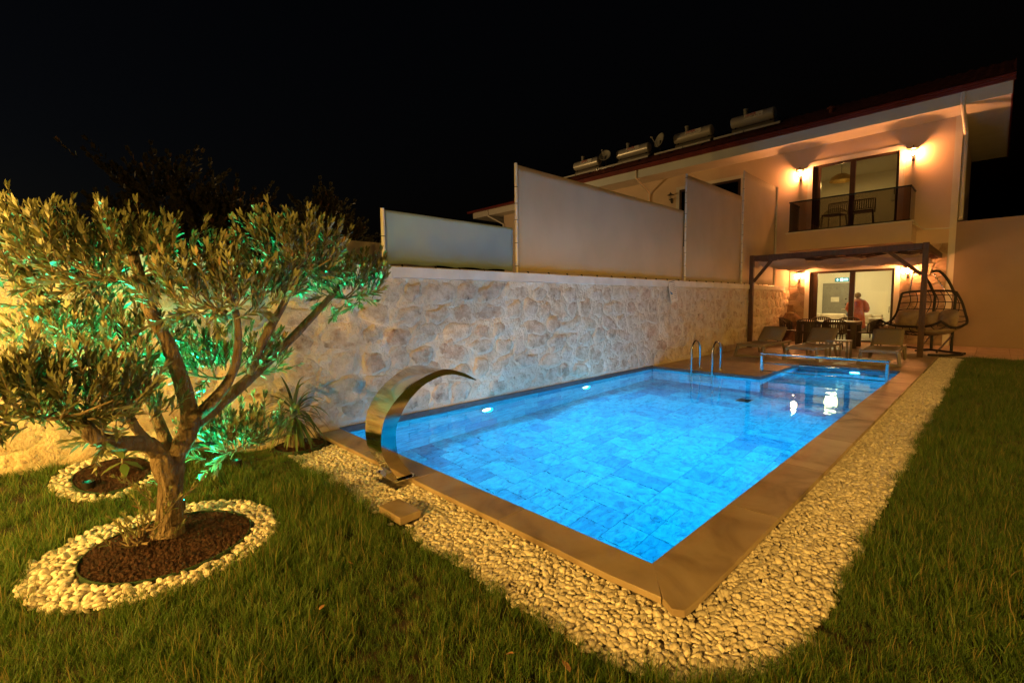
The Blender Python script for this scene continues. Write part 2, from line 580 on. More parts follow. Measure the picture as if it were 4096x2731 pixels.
def thing(name, label, cat, loc=(0, 0, 0), rz=0.0, group=None):
    o = bpy.data.objects.new(name, None)
    o.empty_display_size = 0.1
    o.location = loc
    o.rotation_euler = (0, 0, rz)
    COL.objects.link(o)
    return tag(o, label, cat, group)


def copy_tree(o, parent=None):
    c = o.copy()
    COL.objects.link(c)
    c.parent = parent
    for ch in list(o.children):
        copy_tree(ch, c)
    return c


def put(mesh, name, parent, loc, rot=(0, 0, 0), scale=(1, 1, 1)):
    """object from shared mesh; loc is relative to the parent"""
    o = bpy.data.objects.new(name, mesh)
    o.location = loc
    o.rotation_euler = rot
    o.scale = scale
    COL.objects.link(o)
    o.parent = parent
    return o


def lamp(name, kind, loc, color, energy, size=0.05, rot=None, parent=None, **kw):
    d = bpy.data.lights.new(name, kind)
    d.color = color
    d.energy = energy
    if kind == 'AREA':
        d.shape = kw.get('shape', 'DISK')
        d.size = size
        if 'size_y' in kw:
            d.size_y = kw['size_y']
        if 'spread' in kw:
            d.spread = kw['spread']
    else:
        d.shadow_soft_size = size
    if kind == 'SPOT':
        d.spot_size = kw.get('spot', R(120))
        d.spot_blend = kw.get('blend', 0.5)
    o = bpy.data.objects.new(name, d)
    o.location = loc
    if rot is not None:
        o.rotation_euler = rot
    COL.objects.link(o)
    if parent is not None:
        o.parent = parent
    return o


def dirrot(d):
    return Vector(d).to_track_quat('-Z', 'Y').to_euler()


def scatter(name, pts, rots, scls, idx, sources):
    """points carrying instances of small meshes: gravel, grass and the like"""
    me = bpy.data.meshes.new(name)
    n_ = len(pts)
    me.vertices.add(n_)
    me.vertices.foreach_set('co', np.asarray(pts, dtype=np.float32).ravel())
    a = me.attributes.new('rot', 'FLOAT_VECTOR', 'POINT')
    a.data.foreach_set('vector', np.asarray(rots, dtype=np.float32).ravel())
    a = me.attributes.new('scl', 'FLOAT_VECTOR', 'POINT')
    a.data.foreach_set('vector', np.asarray(scls, dtype=np.float32).ravel())
    a = me.attributes.new('idx', 'INT', 'POINT')
    a.data.foreach_set('value', np.asarray(idx, dtype=np.int32).ravel())
    ob = bpy.data.objects.new(name, me)
    COL.objects.link(ob)
    ng = bpy.data.node_groups.new(name, 'GeometryNodeTree')
    ng.interface.new_socket('Geometry', in_out='INPUT', socket_type='NodeSocketGeometry')
    ng.interface.new_socket('Geometry', in_out='OUTPUT', socket_type='NodeSocketGeometry')
    n = ng.nodes
    l = ng.links
    gi = n.new('NodeGroupInput')
    go = n.new('NodeGroupOutput')
    iop = n.new('GeometryNodeInstanceOnPoints')
    l.new(gi.outputs[0], iop.inputs['Points'])
    g2i = n.new('GeometryNodeGeometryToInstance')
    for s_ in sources:
        oi = n.new('GeometryNodeObjectInfo')
        oi.inputs['Object'].default_value = s_
        l.new(oi.outputs['Geometry'], g2i.inputs[0])
    l.new(g2i.outputs[0], iop.inputs['Instance'])
    iop.inputs['Pick Instance'].default_value = True

    def attr(nm, t):
        q = n.new('GeometryNodeInputNamedAttribute')
        q.data_type = t
        q.inputs['Name'].default_value = nm
        return q.outputs['Attribute']
    l.new(attr('idx', 'INT'), iop.inputs['Instance Index'])
    er = n.new('FunctionNodeEulerToRotation')
    l.new(attr('rot', 'FLOAT_VECTOR'), er.inputs[0])
    l.new(er.outputs[0], iop.inputs['Rotation'])
    l.new(attr('scl', 'FLOAT_VECTOR'), iop.inputs['Scale'])
    l.new(iop.outputs[0], go.inputs[0])
    md = ob.modifiers.new('scatter', 'NODES')
    md.node_group = ng
    return ob


def source(name, me):
    return bpy.data.objects.new(name, me)


def fbm(x, y, z, s=1.0, o=4):
    return noise.fractal(Vector((x * s, y * s, z * s)), 1.0, 2.0, o)

#--SECTION2--

# ================================================================== SETTING
PX, PY, KX, KY, KF = 3.90, 6.96, 2.17, 9.36, 7.38      # pool width, length, children's pool left edge, its end, its step
PZ, KZ, WZ = -1.30, -0.60, -0.055

b = MB()
X0, X1, Y0, Y1 = -250, 250, -250, 250
hx0, hx1, hy0, hy1 = -0.21, 4.10, -0.20, 9.55
for (a, c, d, e) in ((X0, X1, Y0, hy0), (X0, X1, hy1, Y1), (X0, hx0, hy0, hy1), (hx1, X1, hy0, hy1)):
    b.add([(a, d, -0.10), (c, d, -0.10), (c, e, -0.10), (a, e, -0.10)], [(0, 1, 2, 3)])
tag(b.build('ground', 'soil'), kind='structure')

b = MB()
for (a, c, d, e) in ((0.0, 4.9, -5.2, -0.66), (4.9, 9.5, -5.2, 13.1), (4.60, 4.9, -0.66, 13.1)):
    b.add([(a, d, -0.062), (c, d, -0.062), (c, e, -0.062), (a, e, -0.062)], [(0, 1, 2, 3)])
tag(b.build('lawn', 'soil'), kind='structure')

b = MB()
for (a, c, d, e) in ((0.0, 4.21, -0.70, -0.20), (4.10, 4.64, -0.70, 13.1)):
    b.add([(a, d, -0.068 if a else -0.072), (c, d, -0.068 if a else -0.072), (c, e, -0.068 if a else -0.072), (a, e, -0.068 if a else -0.072)], [(0, 1, 2, 3)])
tag(b.build('gravel_bed', 'gravelbed'), kind='structure')

# ---- patio: slab and single tiles
patio = MB()
patio.box(-0.01, KX - 0.02, PY + 0.02, KY + 0.3, -0.14, -0.014)
patio.box(-0.01, 4.205, KY + 0.3, 16.395, -0.14, -0.0142)
patio.box(4.205, 7.5, 13.1, 16.395, -0.14, -0.0144)
patio = tag(patio.build('patio', 'joint'), kind='structure')
tm = MB().box(-0.5, 0.5, -0.5, 0.5, -0.03, 0.0).mesh('tile', 'patio')


def lay(x0, x1, y0, y1, s=0.6, g=0.005):
    nx, ny = max(1, round((x1 - x0) / s)), max(1, round((y1 - y0) / s))
    dx, dy = (x1 - x0) / nx, (y1 - y0) / ny
    for i in range(nx):
        for j in range(ny):
            o = put(tm, 'tile', patio, (x0 + (i + .5) * dx, y0 + (j + .5) * dy, random.uniform(-.0015, .0008)), scale=(dx - g, dy - g, 1))


lay(0.0, KX, PY, KY)
lay(0.0, 4.205, KY, 16.36)
lay(4.205, 7.2, 13.1, 16.36)

# ---- swimming pool
pool = thing('swimming_pool', 'long rectangular pool lit blue from under water with stone tiled floor', 'swimming pool', (2, 3.5, 0))
b = MB()
b.box(-0.2, 4.1, -0.19, KF + .2, PZ - .2, PZ - .012)
b.box(-0.2, -0.012, -0.19, KF + .2, PZ - .012, -0.02)
b.box(-0.012, PX + .2, -0.19, -0.012, PZ - .012, -0.033)
b.box(PX + .012, PX + .2, -0.012, KY + .2, PZ - .012, -0.033)
b.box(-0.012, KX - .012, PY + .012, PY + .2, PZ - .012, -0.03)
b.box(KX - .2, PX + .012, KF + .012, KF + .2, PZ - .012, KZ - .2)
b.box(KX - .2, PX + .012, KF + .012, KY + .2, KZ - .2, KZ - .012)
b.box(KX - .2, KX - .012, PY + .2, KY + .2, KZ - .012, -0.03)
b.box(KX - .012, PX + .012, KY + .012, KY + .2, KZ - .012, -0.03)
b.build('shell', 'poolgrout', pool)
b = MB()
b.box(0, PX, -0.0115, 0.0, PZ, -0.036)
b.box(PX, PX + 0.0115, 0, KY, PZ, -0.036)
tag(b.build('wall_lining', 'pooltile', pool), kind='stuff')

off = wloc(pool)


def ptile(mesh, x, y, z, sc):
    put(mesh, 'tile', pool, (x - off[0], y - off[1], z - off[2]), scale=sc)


tf = MB().box(-.5, .5, -.5, .5, -.011, 0).mesh('tile', 'pooltile')
tx = MB().box(-.011, 0, -.5, .5, -.5, .5).mesh('tile', 'pooltile')
ty = MB().box(-.5, .5, 0, .011, -.5, .5).mesh('tile', 'pooltile')
bx_ = MB().box(-.011, .010, -.5, .5, -.5, .5).mesh('edge_tile', 'band')
by_ = MB().box(-.5, .5, -.010, .011, -.5, .5).mesh('edge_tile', 'band')
TG = 0.0065


def spans(a, b_, s, off_=0.0):
    out = []
    k = a - off_
    while k < b_ - 1e-6:
        lo, hi = max(a, k), min(b_, k + s)
        if hi - lo > 0.03:
            out.append((lo, hi))
        k += s
    return out


def floor_tiles(x0, x1, y0, y1, z):
    for i, (xa, xb) in enumerate(spans(x0, x1, .6, 0.18)):
        for (ya, yb) in spans(y0, y1, .3, 0.15 if i % 2 else 0.0):
            cut = [(xa, xb)] if random.random() < .45 or xb - xa < .4 else [(xa, (xa + xb) / 2), ((xa + xb) / 2, xb)]
            for (xc, xd) in cut:
                ptile(tf, (xc + xd) / 2, (ya + yb) / 2, z + random.uniform(-.001, .001), (xd - xc - TG, yb - ya - TG, 1))


floor_tiles(0, PX, 0, KF, PZ)
floor_tiles(KX, PX, KF, KY, KZ)


def side_x(x, y0, y1, z0, z1):
    for j, (za, zb) in enumerate(spans(z0, z1, .3)):
        for (ya, yb) in spans(y0, y1, .6, 0.3 * (j % 2)):
            ptile(tx, x, (ya + yb) / 2, (za + zb) / 2, (1, yb - ya - TG, zb - za - TG))


def side_y(y, x0, x1, z0, z1):
    for j, (za, zb) in enumerate(spans(z0, z1, .3)):
        for (xa, xb) in spans(x0, x1, .6, 0.3 * (j % 2)):
            ptile(ty, (xa + xb) / 2, y, (za + zb) / 2, (xb - xa - TG, 1, zb - za - TG))


side_x(0, 0, PY, PZ, -.085)
side_y(PY, 0, KX, PZ, -.085)
side_x(KX, PY, KY, KZ, -.085)
side_y(KY, KX, PX, KZ, -.085)
side_y(KF, KX, PX, PZ, KZ - .012)
for (ya, yb) in spans(0, PY, .6):
    put(bx_, 'edge_tile', pool, (0 - off[0], (ya + yb) / 2 - off[1], -.035), scale=(1, yb - ya - .003, .094))
for (xa, xb) in spans(0, KX, .6):
    put(by_, 'edge_tile', pool, ((xa + xb) / 2 - off[0], PY - off[1], -.041), scale=(xb - xa - .003, 1, .076))
for (ya, yb) in spans(PY, KY, .6):
    put(bx_, 'edge_tile', pool, (KX - off[0], (ya + yb) / 2 - off[1], -.041), scale=(1, yb - ya - .003, .076))
for (xa, xb) in spans(KX, PX, .6):
    put(by_, 'edge_tile', pool, ((xa + xb) / 2 - off[0], KY - off[1], -.041), scale=(xb - xa - .003, 1, .076))


def slab(name, poly, mat='coping', z0=-.036, z1=0.0, parent=pool):
    return MB().prism(poly, 'z', z0, z1).build(name, mat, parent, bev=.004)


xs = [0.0, .98, 1.93, 2.94, 3.0 + .9]
for k in range(4):
    a, c = xs[k] + .0028, xs[k + 1] - .0028
    if k < 3:
        slab('coping_slab', [(a, -.245), (c, -.243), (c, .008), (a, .008)])
    else:
        slab('coping_slab', [(a, -.243), (3.80, -.245), (3.95, -.232), (4.075, -.225), (3.905, .008), (a, .008)])
ysr = [0.0, 1.05, 2.2, 3.3, 4.45, 5.5, 6.7, 7.8, KY]
for k in range(8):
    a, c = ysr[k] + .0028, ysr[k + 1] - .0028
    if k == 0:
        slab('coping_slab', [(3.8935, .0085), (4.083, -.226), (4.15, -.268), (4.197, -.24), (4.207, -.12), (4.207, c), (3.8935, c)])
    else:
        slab('coping_slab', [(3.8935, a), (4.207, a), (4.207, c), (3.8935, c)])
# rough concrete footing under the coping
b = MB()
b.box(0.0, 4.12, -.215, -.195, -.16, -.037)
b.box(4.12, 4.18, -.215, KY, -.16, -.037)
b.build('footing', 'joint', pool)
for (x, y) in ((3.04, 1.62), (1.14, 1.62)):
    d = MB().lathe([(.058, 0), (.058, .008), (.05, .014)], 20, (x, y, PZ)).build('floor_inlet', 'pooltile', pool, smooth=True)
    MB().lathe([(.026, .014), (.022, .02)], 12, (x, y, PZ)).build('nozzle', 'poolgrout', d)
g = MB().box(2.06, 2.30, 6.02, 6.30, PZ, PZ + .008).build('main_drain', 'alu', pool)
MB().box(2.08, 2.28, 6.04, 6.28, PZ + .008, PZ + .016).build('grate', 'blackmetal', g)
sk = MB().box(2.32, 2.62, KY - .10, KY, -.30, -.075).build('skimmer_box', 'pooltile', pool)

LIGHTS = [((0.012, 2.17, -.42), (1, 0, 0)), ((0.012, 4.53, -.45), (1, 0, 0)), ((PX - .012, 2.2, -.42), (-1, 0, 0)), ((PX - .012, 4.6, -.45), (-1, 0, 0)),
          ((3.18, KY - .012, -.36), (0, -1, 0))]
for k, (p, d) in enumerate(LIGHTS):
    q = Vector(d).to_track_quat('Z', 'Y').to_matrix()
    lf = MB().lathe([(.10, -.008), (.10, .012), (.085, .02)], 24, p, q).build('pool_light', 'pvc', pool, smooth=True)
    MB().lathe([(.083, .0202), (.07, .026), (.02, .03)], 24, p, q).build('lens', 'poollamp', lf, smooth=True)
    e = (135.0, 135.0, 215.0, 215.0, 85.0)[k]
    lamp('pool_light_beam', 'AREA', Vector(p) + Vector(d) * .05 - off, POOLBLUE, e, .15, dirrot(d), pool, spread=R(170))

b = MB()
b.add([(0, 0, WZ), (PX, 0, WZ), (PX, KY, WZ), (KX, KY, WZ), (KX, PY, WZ), (0, PY, WZ)], [(0, 1, 2, 3, 4, 5)])
tag(b.build('water', 'water'), kind='structure')

# ---- boundary wall of field stone
wall = thing('stone_wall', 'long field stone boundary wall with pale mortar and flat cap beside the pool', 'wall', (-.1, 6, 0))
ya_, yb_, zs = -4.4, 16.36, 1.72


def stone_mesh(w, h, sd, dep):
    rs = random.Random(sd)
    n = 18
    sq = rs.uniform(2.0, 4.5)
    rot = rs.uniform(-.35, .35)
    ph = [rs.uniform(0, 6.28) for _ in range(3)]
    am = [rs.uniform(.04, .13) for _ in range(3)]
    tilt = (rs.uniform(-.02, .02), rs.uniform(-.02, .02))
    vs_ = [(dep * rs.uniform(.8, 1.1), 0, 0)]
    rim = [0.0]
    for fr, xx, rr in ((.42, 1.0, .20), (.72, .85, .45), (.92, .30, .8), (1.08, -1.4, 1.0)):
        for k in range(n):
            a = 2 * math.pi * k / n
            r_ = 1 + am[0] * math.cos(2 * a + ph[0]) + am[1] * math.cos(3 * a + ph[1]) + am[2] * math.cos(5 * a + ph[2])
            c_, s_ = math.cos(a), math.sin(a)
            rr_ = r_ / ((abs(c_) ** sq + abs(s_) ** sq) ** (1 / sq))
            yy, zz = c_ * rr_ * w / 2 * fr, s_ * rr_ * h / 2 * fr
            yy, zz = yy * math.cos(rot) - zz * math.sin(rot), yy * math.sin(rot) + zz * math.cos(rot)
            jit = rs.uniform(-.35, .35) * dep if fr < 1 else 0
            vs_.append((dep * xx + jit + (tilt[0] * yy + tilt[1] * zz) * 2, yy, zz))
            rim.append(rr)
    fs_ = [(0, 1 + k, 1 + (k + 1) % n) for k in range(n)]
    for q in range(3):
        for k in range(n):
            k2 = (k + 1) % n
            fs_.append((1 + q * n + k, 1 + (q + 1) * n + k, 1 + (q + 1) * n + k2, 1 + q * n + k2))
    me = bpy.data.meshes.new('stone')
    me.from_pydata(vs_, [], fs_)
    at = me.attributes.new('rim', 'FLOAT', 'POINT')
    at.data.foreach_set('value', rim)
    me.materials.append(MT['fieldstone'])
    me.shade_smooth()
    return me


rs = random.Random(11)
wo = wloc(wall)
z = 0.03
cnt = 0
STONES = []
while z < 1.60:
    h = rs.uniform(.24, .34)
    if z + h > 1.70:
        h = 1.70 - z
    y = -3.1 + rs.uniform(0, .3)
    while y < 16.2:
        w = rs.choice((rs.uniform(.24, .36), rs.uniform(.34, .56)))
        hh = h * rs.uniform(.72, 1.12)
        zc = z + h / 2 + rs.uniform(-.04, .04)
        zc = min(max(zc, .05 + hh / 2), 1.69 - hh / 2)
        if rs.random() < .94:
            put(stone_mesh(w * 1.06, hh * 1.06, cnt, rs.uniform(.012, .030)), 'stone', wall, (-.004 - wo[0], y + w / 2 - wo[1], zc), (rs.uniform(-.12, .12), 0, 0))
            STONES.append((y + w / 2, zc, w, hh))
            cnt += 1
        y += w + rs.uniform(.01, .07)
    z += h
NY, NZ = 700, 60
YY, ZZ = np.meshgrid(np.linspace(ya_, yb_, NY + 1), np.linspace(-.13, zs, NZ + 1), indexing='ij')
ridge = np.zeros_like(YY)
for (sy_, sz_, sw_, sh_) in STONES:
    sel = np.abs(YY[:, 0] - sy_) < sw_ * .5 + .12
    q_ = np.sqrt(((YY[sel] - sy_) / (sw_ * .5)) ** 2 + ((ZZ[sel] - sz_) / (sh_ * .5)) ** 2)
    ridge[sel] = np.maximum(ridge[sel], np.exp(-((q_ - 1.14) / .13) ** 2))
P = []
for i in range(NY + 1):
    y = ya_ + (yb_ - ya_) * i / NY
    row = []
    for j in range(NZ + 1):
        z = -.13 + (zs + .13) * j / NZ
        lo = z < .03 and 0 < y < PY + .05
        a = .026 * fbm(0, y, z, 2.6, 5) + .014 * fbm(3, y, z, 8.0, 3) - .004
        a += ridge[i, j] * .020 * (.5 + .9 * noise.noise(Vector((5.0, y * 2.2, z * 2.2))))
        if lo:
            a = -.02
        row.append((a, y, z))
    P.append(row)
b = MB()
b.grid(P)
mo = b.build('mortar_face', 'mortar', wall)
mo.data.shade_smooth()
MB().box(-.24, -.06, ya_, yb_, -.2, zs - .002).build('core', 'mortar', wall)


cm = MB().box(-.26, .05, -.5, .5, 1.722, 1.85).mesh('cap_slab', 'cap')
for (a, c) in spans(ya_, 15.72, 1.02):
    put(cm, 'cap_slab', wall, (-wo[0], (a + c) / 2 - wo[1], random.uniform(-.003, .003)), scale=(1, c - a - .004, 1))

# ---- side wall right of the house, white wall behind
w2 = MB().box(4.20, 9.5, 16.37, 16.6, -.1, 3.55).build('side_wall', 'brownwall')
tag(w2, 'tall plain brown rendered wall to the right of the house beyond the dark lawn', 'wall')
w3 = MB().box(-4.3, -4.05, 1.3, 4.2, -.1, 2.70).build('white_wall', 'whitewall')
tag(w3, 'plain white garden wall seen over the stone wall behind the olive tree', 'wall')

# ---- garden lamps on the rear boundary, lighting the lawn from behind the viewer
def garden_lantern(x, y, z, energy, label, color=GARDEN, rim=.13, rr=.20):
    t = thing('garden_lantern', label, 'lamp', (x, y, -.06), group='garden lanterns on posts')
    MB().tube([(0, 0, 0), (0, 0, z - .12)], .03, 12).build('post', 'blackmetal', t, local=True)
    MB().lathe([(.06, z - .12), (.09, z - .10), (.09, z - .085)], 16).build('base_plate', 'blackmetal', t, local=True)
    MB().lathe([(rr, z + rim), (.11, z + rim + .06), (.02, z + rim + .12), (.01, z + rim + .11), (.10, z + rim + .05), (rr - .012, z + rim)], 24).build('hood', 'blackmetal', t, local=True)
    for k in range(4):
        a = R(45 + 90 * k)
        MB().tube([(.085 * math.cos(a), .085 * math.sin(a), z - .085), (.085 * math.cos(a), .085 * math.sin(a), z + .15)], .006, 6).build('bar', 'blackmetal', t, local=True)
    lamp('garden_bulb', 'POINT', (0, 0, z), color, energy, .05, None, t)


garden_lantern(1.25, -4.6, 1.25, 860, 'black garden lantern on a post by the stone wall behind the olive tree')
garden_lantern(4.6, -5.6, 1.75, 2300, 'black garden lantern on a post on the lawn behind the viewpoint', rim=.014, rr=.17)
for k, y in enumerate((.6, 6.4, 12.0)):
    garden_lantern(9.0, y, 2.3, (1750, 1150, 230)[k], ('black garden lantern on the right side of the lawn, nearest the viewpoint', 'black garden lantern on the right side of the lawn, halfway along the pool',
                                                'black garden lantern on the right side of the lawn, nearest the house')[k], rim=(-.004, -.004, .2)[k], rr=(.17, .17, .2)[k])

garden_lantern(-15.0, 7.0, 4.2, 1500, 'tall lantern on a post in the neighbouring garden left of the house', (1.0, .60, .22))

#--SECTION3--

# ================================================================== HOUSE
FY = 16.4
house = thing('terrace_house', 'two storey peach plastered terrace house with red roof edge and stone clad ground floor', 'house', (-3, FY, 0))
DX0, DX1, DZ = 0.60, 2.88, 2.335           # ground floor door opening
UX0, UX1, UZ0, UZ1 = 0.57, 2.85, 3.62, 5.87
EZ = 6.50
b = MB()
b.box(-10.2, DX0, FY, FY + .25, -.2, 3.3)
b.box(DX1, 4.19, FY, FY + .25, -.2, 3.3)
b.box(DX0, DX1, FY, FY + .25, DZ, 3.3)
b.box(-10.2, UX0, FY, FY + .25, 3.3, EZ + .3)
b.box(UX1, 4.19, FY, FY + .25, 3.3, EZ + .3)
b.box(UX0, UX1, FY, FY + .25, UZ1, EZ + .3)
b.box(UX0, UX1, FY, FY + .25, 3.3, UZ0)
b.box(3.94, 4.19, FY + .25, 22.2, -.2, EZ + .3)
b.box(-10.2, -9.95, FY + .25, 22.2, -.2, EZ + .3)
b.box(-10.2, 4.19, 22.2, 22.45, -.2, EZ + .3)
tag(b.build('wall', 'plaster', house), kind='structure')
MB().box(4.05, 4.205, FY - .022, FY + .13, -.0, EZ).build('corner_pilaster', 'trim', house)
sf = MB().box(-10.8, 5.10, FY - 1.02, FY + .002, EZ, EZ + .04)
sf.box(4.185, 5.10, FY + .002, 23.0, EZ, EZ + .04)
sf.build('soffit', 'trim', house)
fa = MB().box(-10.8, 5.115, FY - 1.045, FY - 1.02, EZ - .01, EZ + .31).build('fascia', 'fascia', house)
MB().box(5.10, 5.13, FY - 1.02, 23.0, EZ - .02, EZ + .36).build('barge_board', 'redmetal', house)
b = MB()
for k, (dz, ww) in enumerate(((.31, .07), (.36, .10), (.41, .13))):
    b.box(-10.9, 5.16, FY - 1.05 - ww, FY - 1.0, EZ + dz, EZ + dz + .046)
gt = b.build('gutter', 'redmetal', house)
# corrugated clay roof
P = []
pit = math.tan(R(22))
nx, ny = 62 * 8, 13
for i in range(nx + 1):
    x = -10.9 + 16.06 * i / nx
    row = []
    for j in range(ny * 2 + 1):
        y = FY - 1.13 + 4.4 * (j // 2 + (j % 2) * .98) / ny
        stp = .025 if j % 2 else 0.0
        z = EZ + .45 + (y - FY + 1.13) * pit + .035 * (1 + math.cos(2 * math.pi * i / 8)) / 2 + stp * .0 + (.02 if j % 2 == 0 else 0)
        row.append((x, y, z))
    P.append(row)
b = MB()
b.grid(P)
rf = b.build('roof', 'rooftile', house)
rf.data.shade_smooth()
b = MB()
b.add([(-10.9, FY + 3.27, EZ + .45 + 4.4 * pit), (5.16, FY + 3.27, EZ + .45 + 4.4 * pit), (5.16, 23.3, EZ + .3), (-10.9, 23.3, EZ + .3)], [(0, 1, 2, 3)])
b.add([(5.155, FY - 1.1, EZ + .40), (5.155, FY + 3.27, EZ + .45 + 4.4 * pit), (5.155, 23.3, EZ + .3)], [(0, 1, 2)])
b.build('rear_slope', 'rooftile', house)
MB().tube([(0.9, FY + .6, EZ + 1.1), (0.9, FY + .6, EZ + 1.32)], [.07, .07], 12).build('roof_vent', 'rooftile', rf, smooth=True)
MB().lathe([(.13, 0), (.14, .05), (.03, .12)], 12, (0.9, FY + .6, EZ + 1.30)).build('vent_cap', 'rooftile', rf, smooth=True)


def downpipe(x, z_end, name='downpipe'):
    MB().tube([(x, FY - 1.06, EZ + .30), (x, FY - 1.07, EZ + .12), (x, FY - 1.06, EZ - .02), (x + .02, FY - .55, EZ - .25), (x + .03, FY - .1, EZ - .48), (x + .03, FY - .07, EZ - .6), (x + .03, FY - .07, z_end)],
              .042, 12).build(name, 'trim', house, smooth=True)


MB().tube([(4.22, FY - 1.06, EZ + .30), (4.22, FY - 1.07, EZ), (4.25, FY - .5, EZ - .3), (4.27, FY + .02, EZ - .52), (4.27, FY + .06, EZ - .65), (4.27, FY + .06, 3.72), (4.27, FY + .0, 3.62)],
          .05, 12).build('downpipe', 'trim', house, smooth=True)
downpipe(-5.55, 3.6)

# --- door and window sets
def door_set(x0, x1, z0, z1, y, mullion, glassmat, surround=True, sill=True):
    g = MB()
    sw = .135
    if surround:
        g.box(x0 - sw, x0, y - .025, y + .02, z0, z1 + sw)
        g.box(x1, x1 + sw, y - .025, y + .02, z0, z1 + sw)
        g.box(x0, x1, y - .0252, y + .02, z1, z1 + sw)
        tag(g.build('window_surround', 'trim', house), kind='structure')
    fr = MB()
    w = .07
    fr.box(x0, x0 + w, y + .03, y + .13, z0, z1)
    fr.box(x1 - w, x1, y + .03, y + .13, z0, z1)
    fr.box(x0 + w, x1 - w, y + .0302, y + .13, z1 - w, z1)
    fr.box(x0 + w, x1 - w, y + .0302, y + .13, z0, z0 + .05)
    f = fr.build('door_frame', 'brownalu', house, bev=.004)
    MB().box(mullion - .07, mullion + .07, y + .02, y + .128, z0 + .05, z1 - w).build('mullion', 'brownalu', f)
    MB().box(x0 + w, x0 + w + .16, y + .05, y + .11, z0 + .05, z1 - w).build('door_stile', 'brownalu', f)
    MB().box(x0 + w + .16, mullion - .07, y + .075, y + .083, z0 + .05, z1 - w).build('pane', glassmat, f)
    MB().box(mullion + .07, x1 - w, y + .095, y + .103, z0 + .05, z1 - w).build('pane', glassmat, f)
    MB().box(x1 - w - .035, x1 - w - .015, y + .0, y + .03, z0 + .95, z0 + 1.15).build('handle', 'chrome', f)
    return f


door_set(DX0, DX1, 0.0, DZ, FY, 1.80, 'glass')
door_set(UX0, UX1, UZ0, UZ1, FY, 1.68, 'glass')
# neighbouring upper door, dark
b = MB()
b.box(-4.15, -1.75, FY - .012, FY + .004, 3.62, 5.92)
nd = b.build('dark_window', 'blackmetal', house)
b = MB()
b.box(-4.30, -4.15, FY - .03, FY + .02, 3.6, 6.05)
b.box(-1.75, -1.60, FY - .03, FY + .02, 3.6, 6.05)
b.box(-4.15, -1.75, FY - .0302, FY + .02, 5.92, 6.05)
tag(b.build('window_surround', 'trim', house), kind='structure')
f = MB().box(-4.15, -4.06, FY - .05, FY - .013, 3.62, 5.92).box(-1.84, -1.75, FY - .05, FY - .013, 3.62, 5.92).box(-4.06, -1.84, FY - .0502, FY - .013, 5.83, 5.92).build('door_frame', 'brownalu', house)
MB().box(-4.06, -1.84, FY - .035, FY - .028, 3.62, 5.83).build('pane', 'darkglass', f)

# --- stone cladding, single pieces
def clip(poly, px, py, nx_, ny_):
    out = []
    for i in range(len(poly)):
        a, c = poly[i], poly[(i + 1) % len(poly)]
        da = (a[0] - px) * nx_ + (a[1] - py) * ny_
        dc = (c[0] - px) * nx_ + (c[1] - py) * ny_
        if da <= 0:
            out.append(a)
        if (da < 0 < dc) or (dc < 0 < da):
            t = da / (da - dc)
            out.append((a[0] + (c[0] - a[0]) * t, a[1] + (c[1] - a[1]) * t))
    return out


ho = wloc(house)


def cladding(x0, x1, z0, z1, seed, cell=.235):
    rs_ = random.Random(seed)
    MB().box(x0, x1, FY - .008, FY + .003, z0, z1).build('cladding_bed', 'cladjoint', house)
    pts = []
    nx_, nz_ = max(1, round((x1 - x0) / cell)), max(1, round((z1 - z0) / cell))
    for i in range(nx_):
        for j in range(nz_):
            pts.append((x0 + (i + .5 + rs_.uniform(-.42, .42)) * (x1 - x0) / nx_, z0 + (j + .5 + rs_.uniform(-.42, .42)) * (z1 - z0) / nz_))
    for i, p in enumerate(pts):
        poly = [(x0, z0), (x1, z0), (x1, z1), (x0, z1)]
        for j, q in enumerate(pts):
            if i == j or abs(q[0] - p[0]) + abs(q[1] - p[1]) > 1.6:
                continue
            dx, dz = q[0] - p[0], q[1] - p[1]
            d = math.hypot(dx, dz)
            poly = clip(poly, (p[0] + q[0]) / 2 - dx / d * .009, (p[1] + q[1]) / 2 - dz / d * .009, dx / d, dz / d)
            if len(poly) < 3:
                break
        if len(poly) < 3:
            continue
        cx_, cz_ = sum(v[0] for v in poly) / len(poly), sum(v[1] for v in poly) / len(poly)
        n = len(poly)
        dep = rs_.uniform(.014, .030)
        vs_ = [(v[0] - cx_, .0, v[1] - cz_) for v in poly] + [((v[0] - cx_) * .99, -dep * .8, (v[1] - cz_) * .99) for v in poly] + [((v[0] - cx_) * .9, -dep * rs_.uniform(.9, 1.1), (v[1] - cz_) * .9) for v in poly]
        fs_ = [(k, (k + 1) % n, n + (k + 1) % n, n + k) for k in range(n)] + [(n + k, n + (k + 1) % n, 2 * n + (k + 1) % n, 2 * n + k) for k in range(n)] + [tuple(range(2 * n, 3 * n))]
        me = MB().add(vs_, fs_).mesh('cladding_stone', 'clad')
        put(me, 'cladding_stone', house, (cx_ - ho[0], FY - .008 - ho[1], cz_ - ho[2]))


cladding(0.0, DX0 - .135, 0.0, 2.98, 3)
cladding(DX1 + .135, 4.05, 0.0, 2.98, 4)
cladding(DX0 - .135, DX1 + .135, DZ + .135, 2.98, 5)

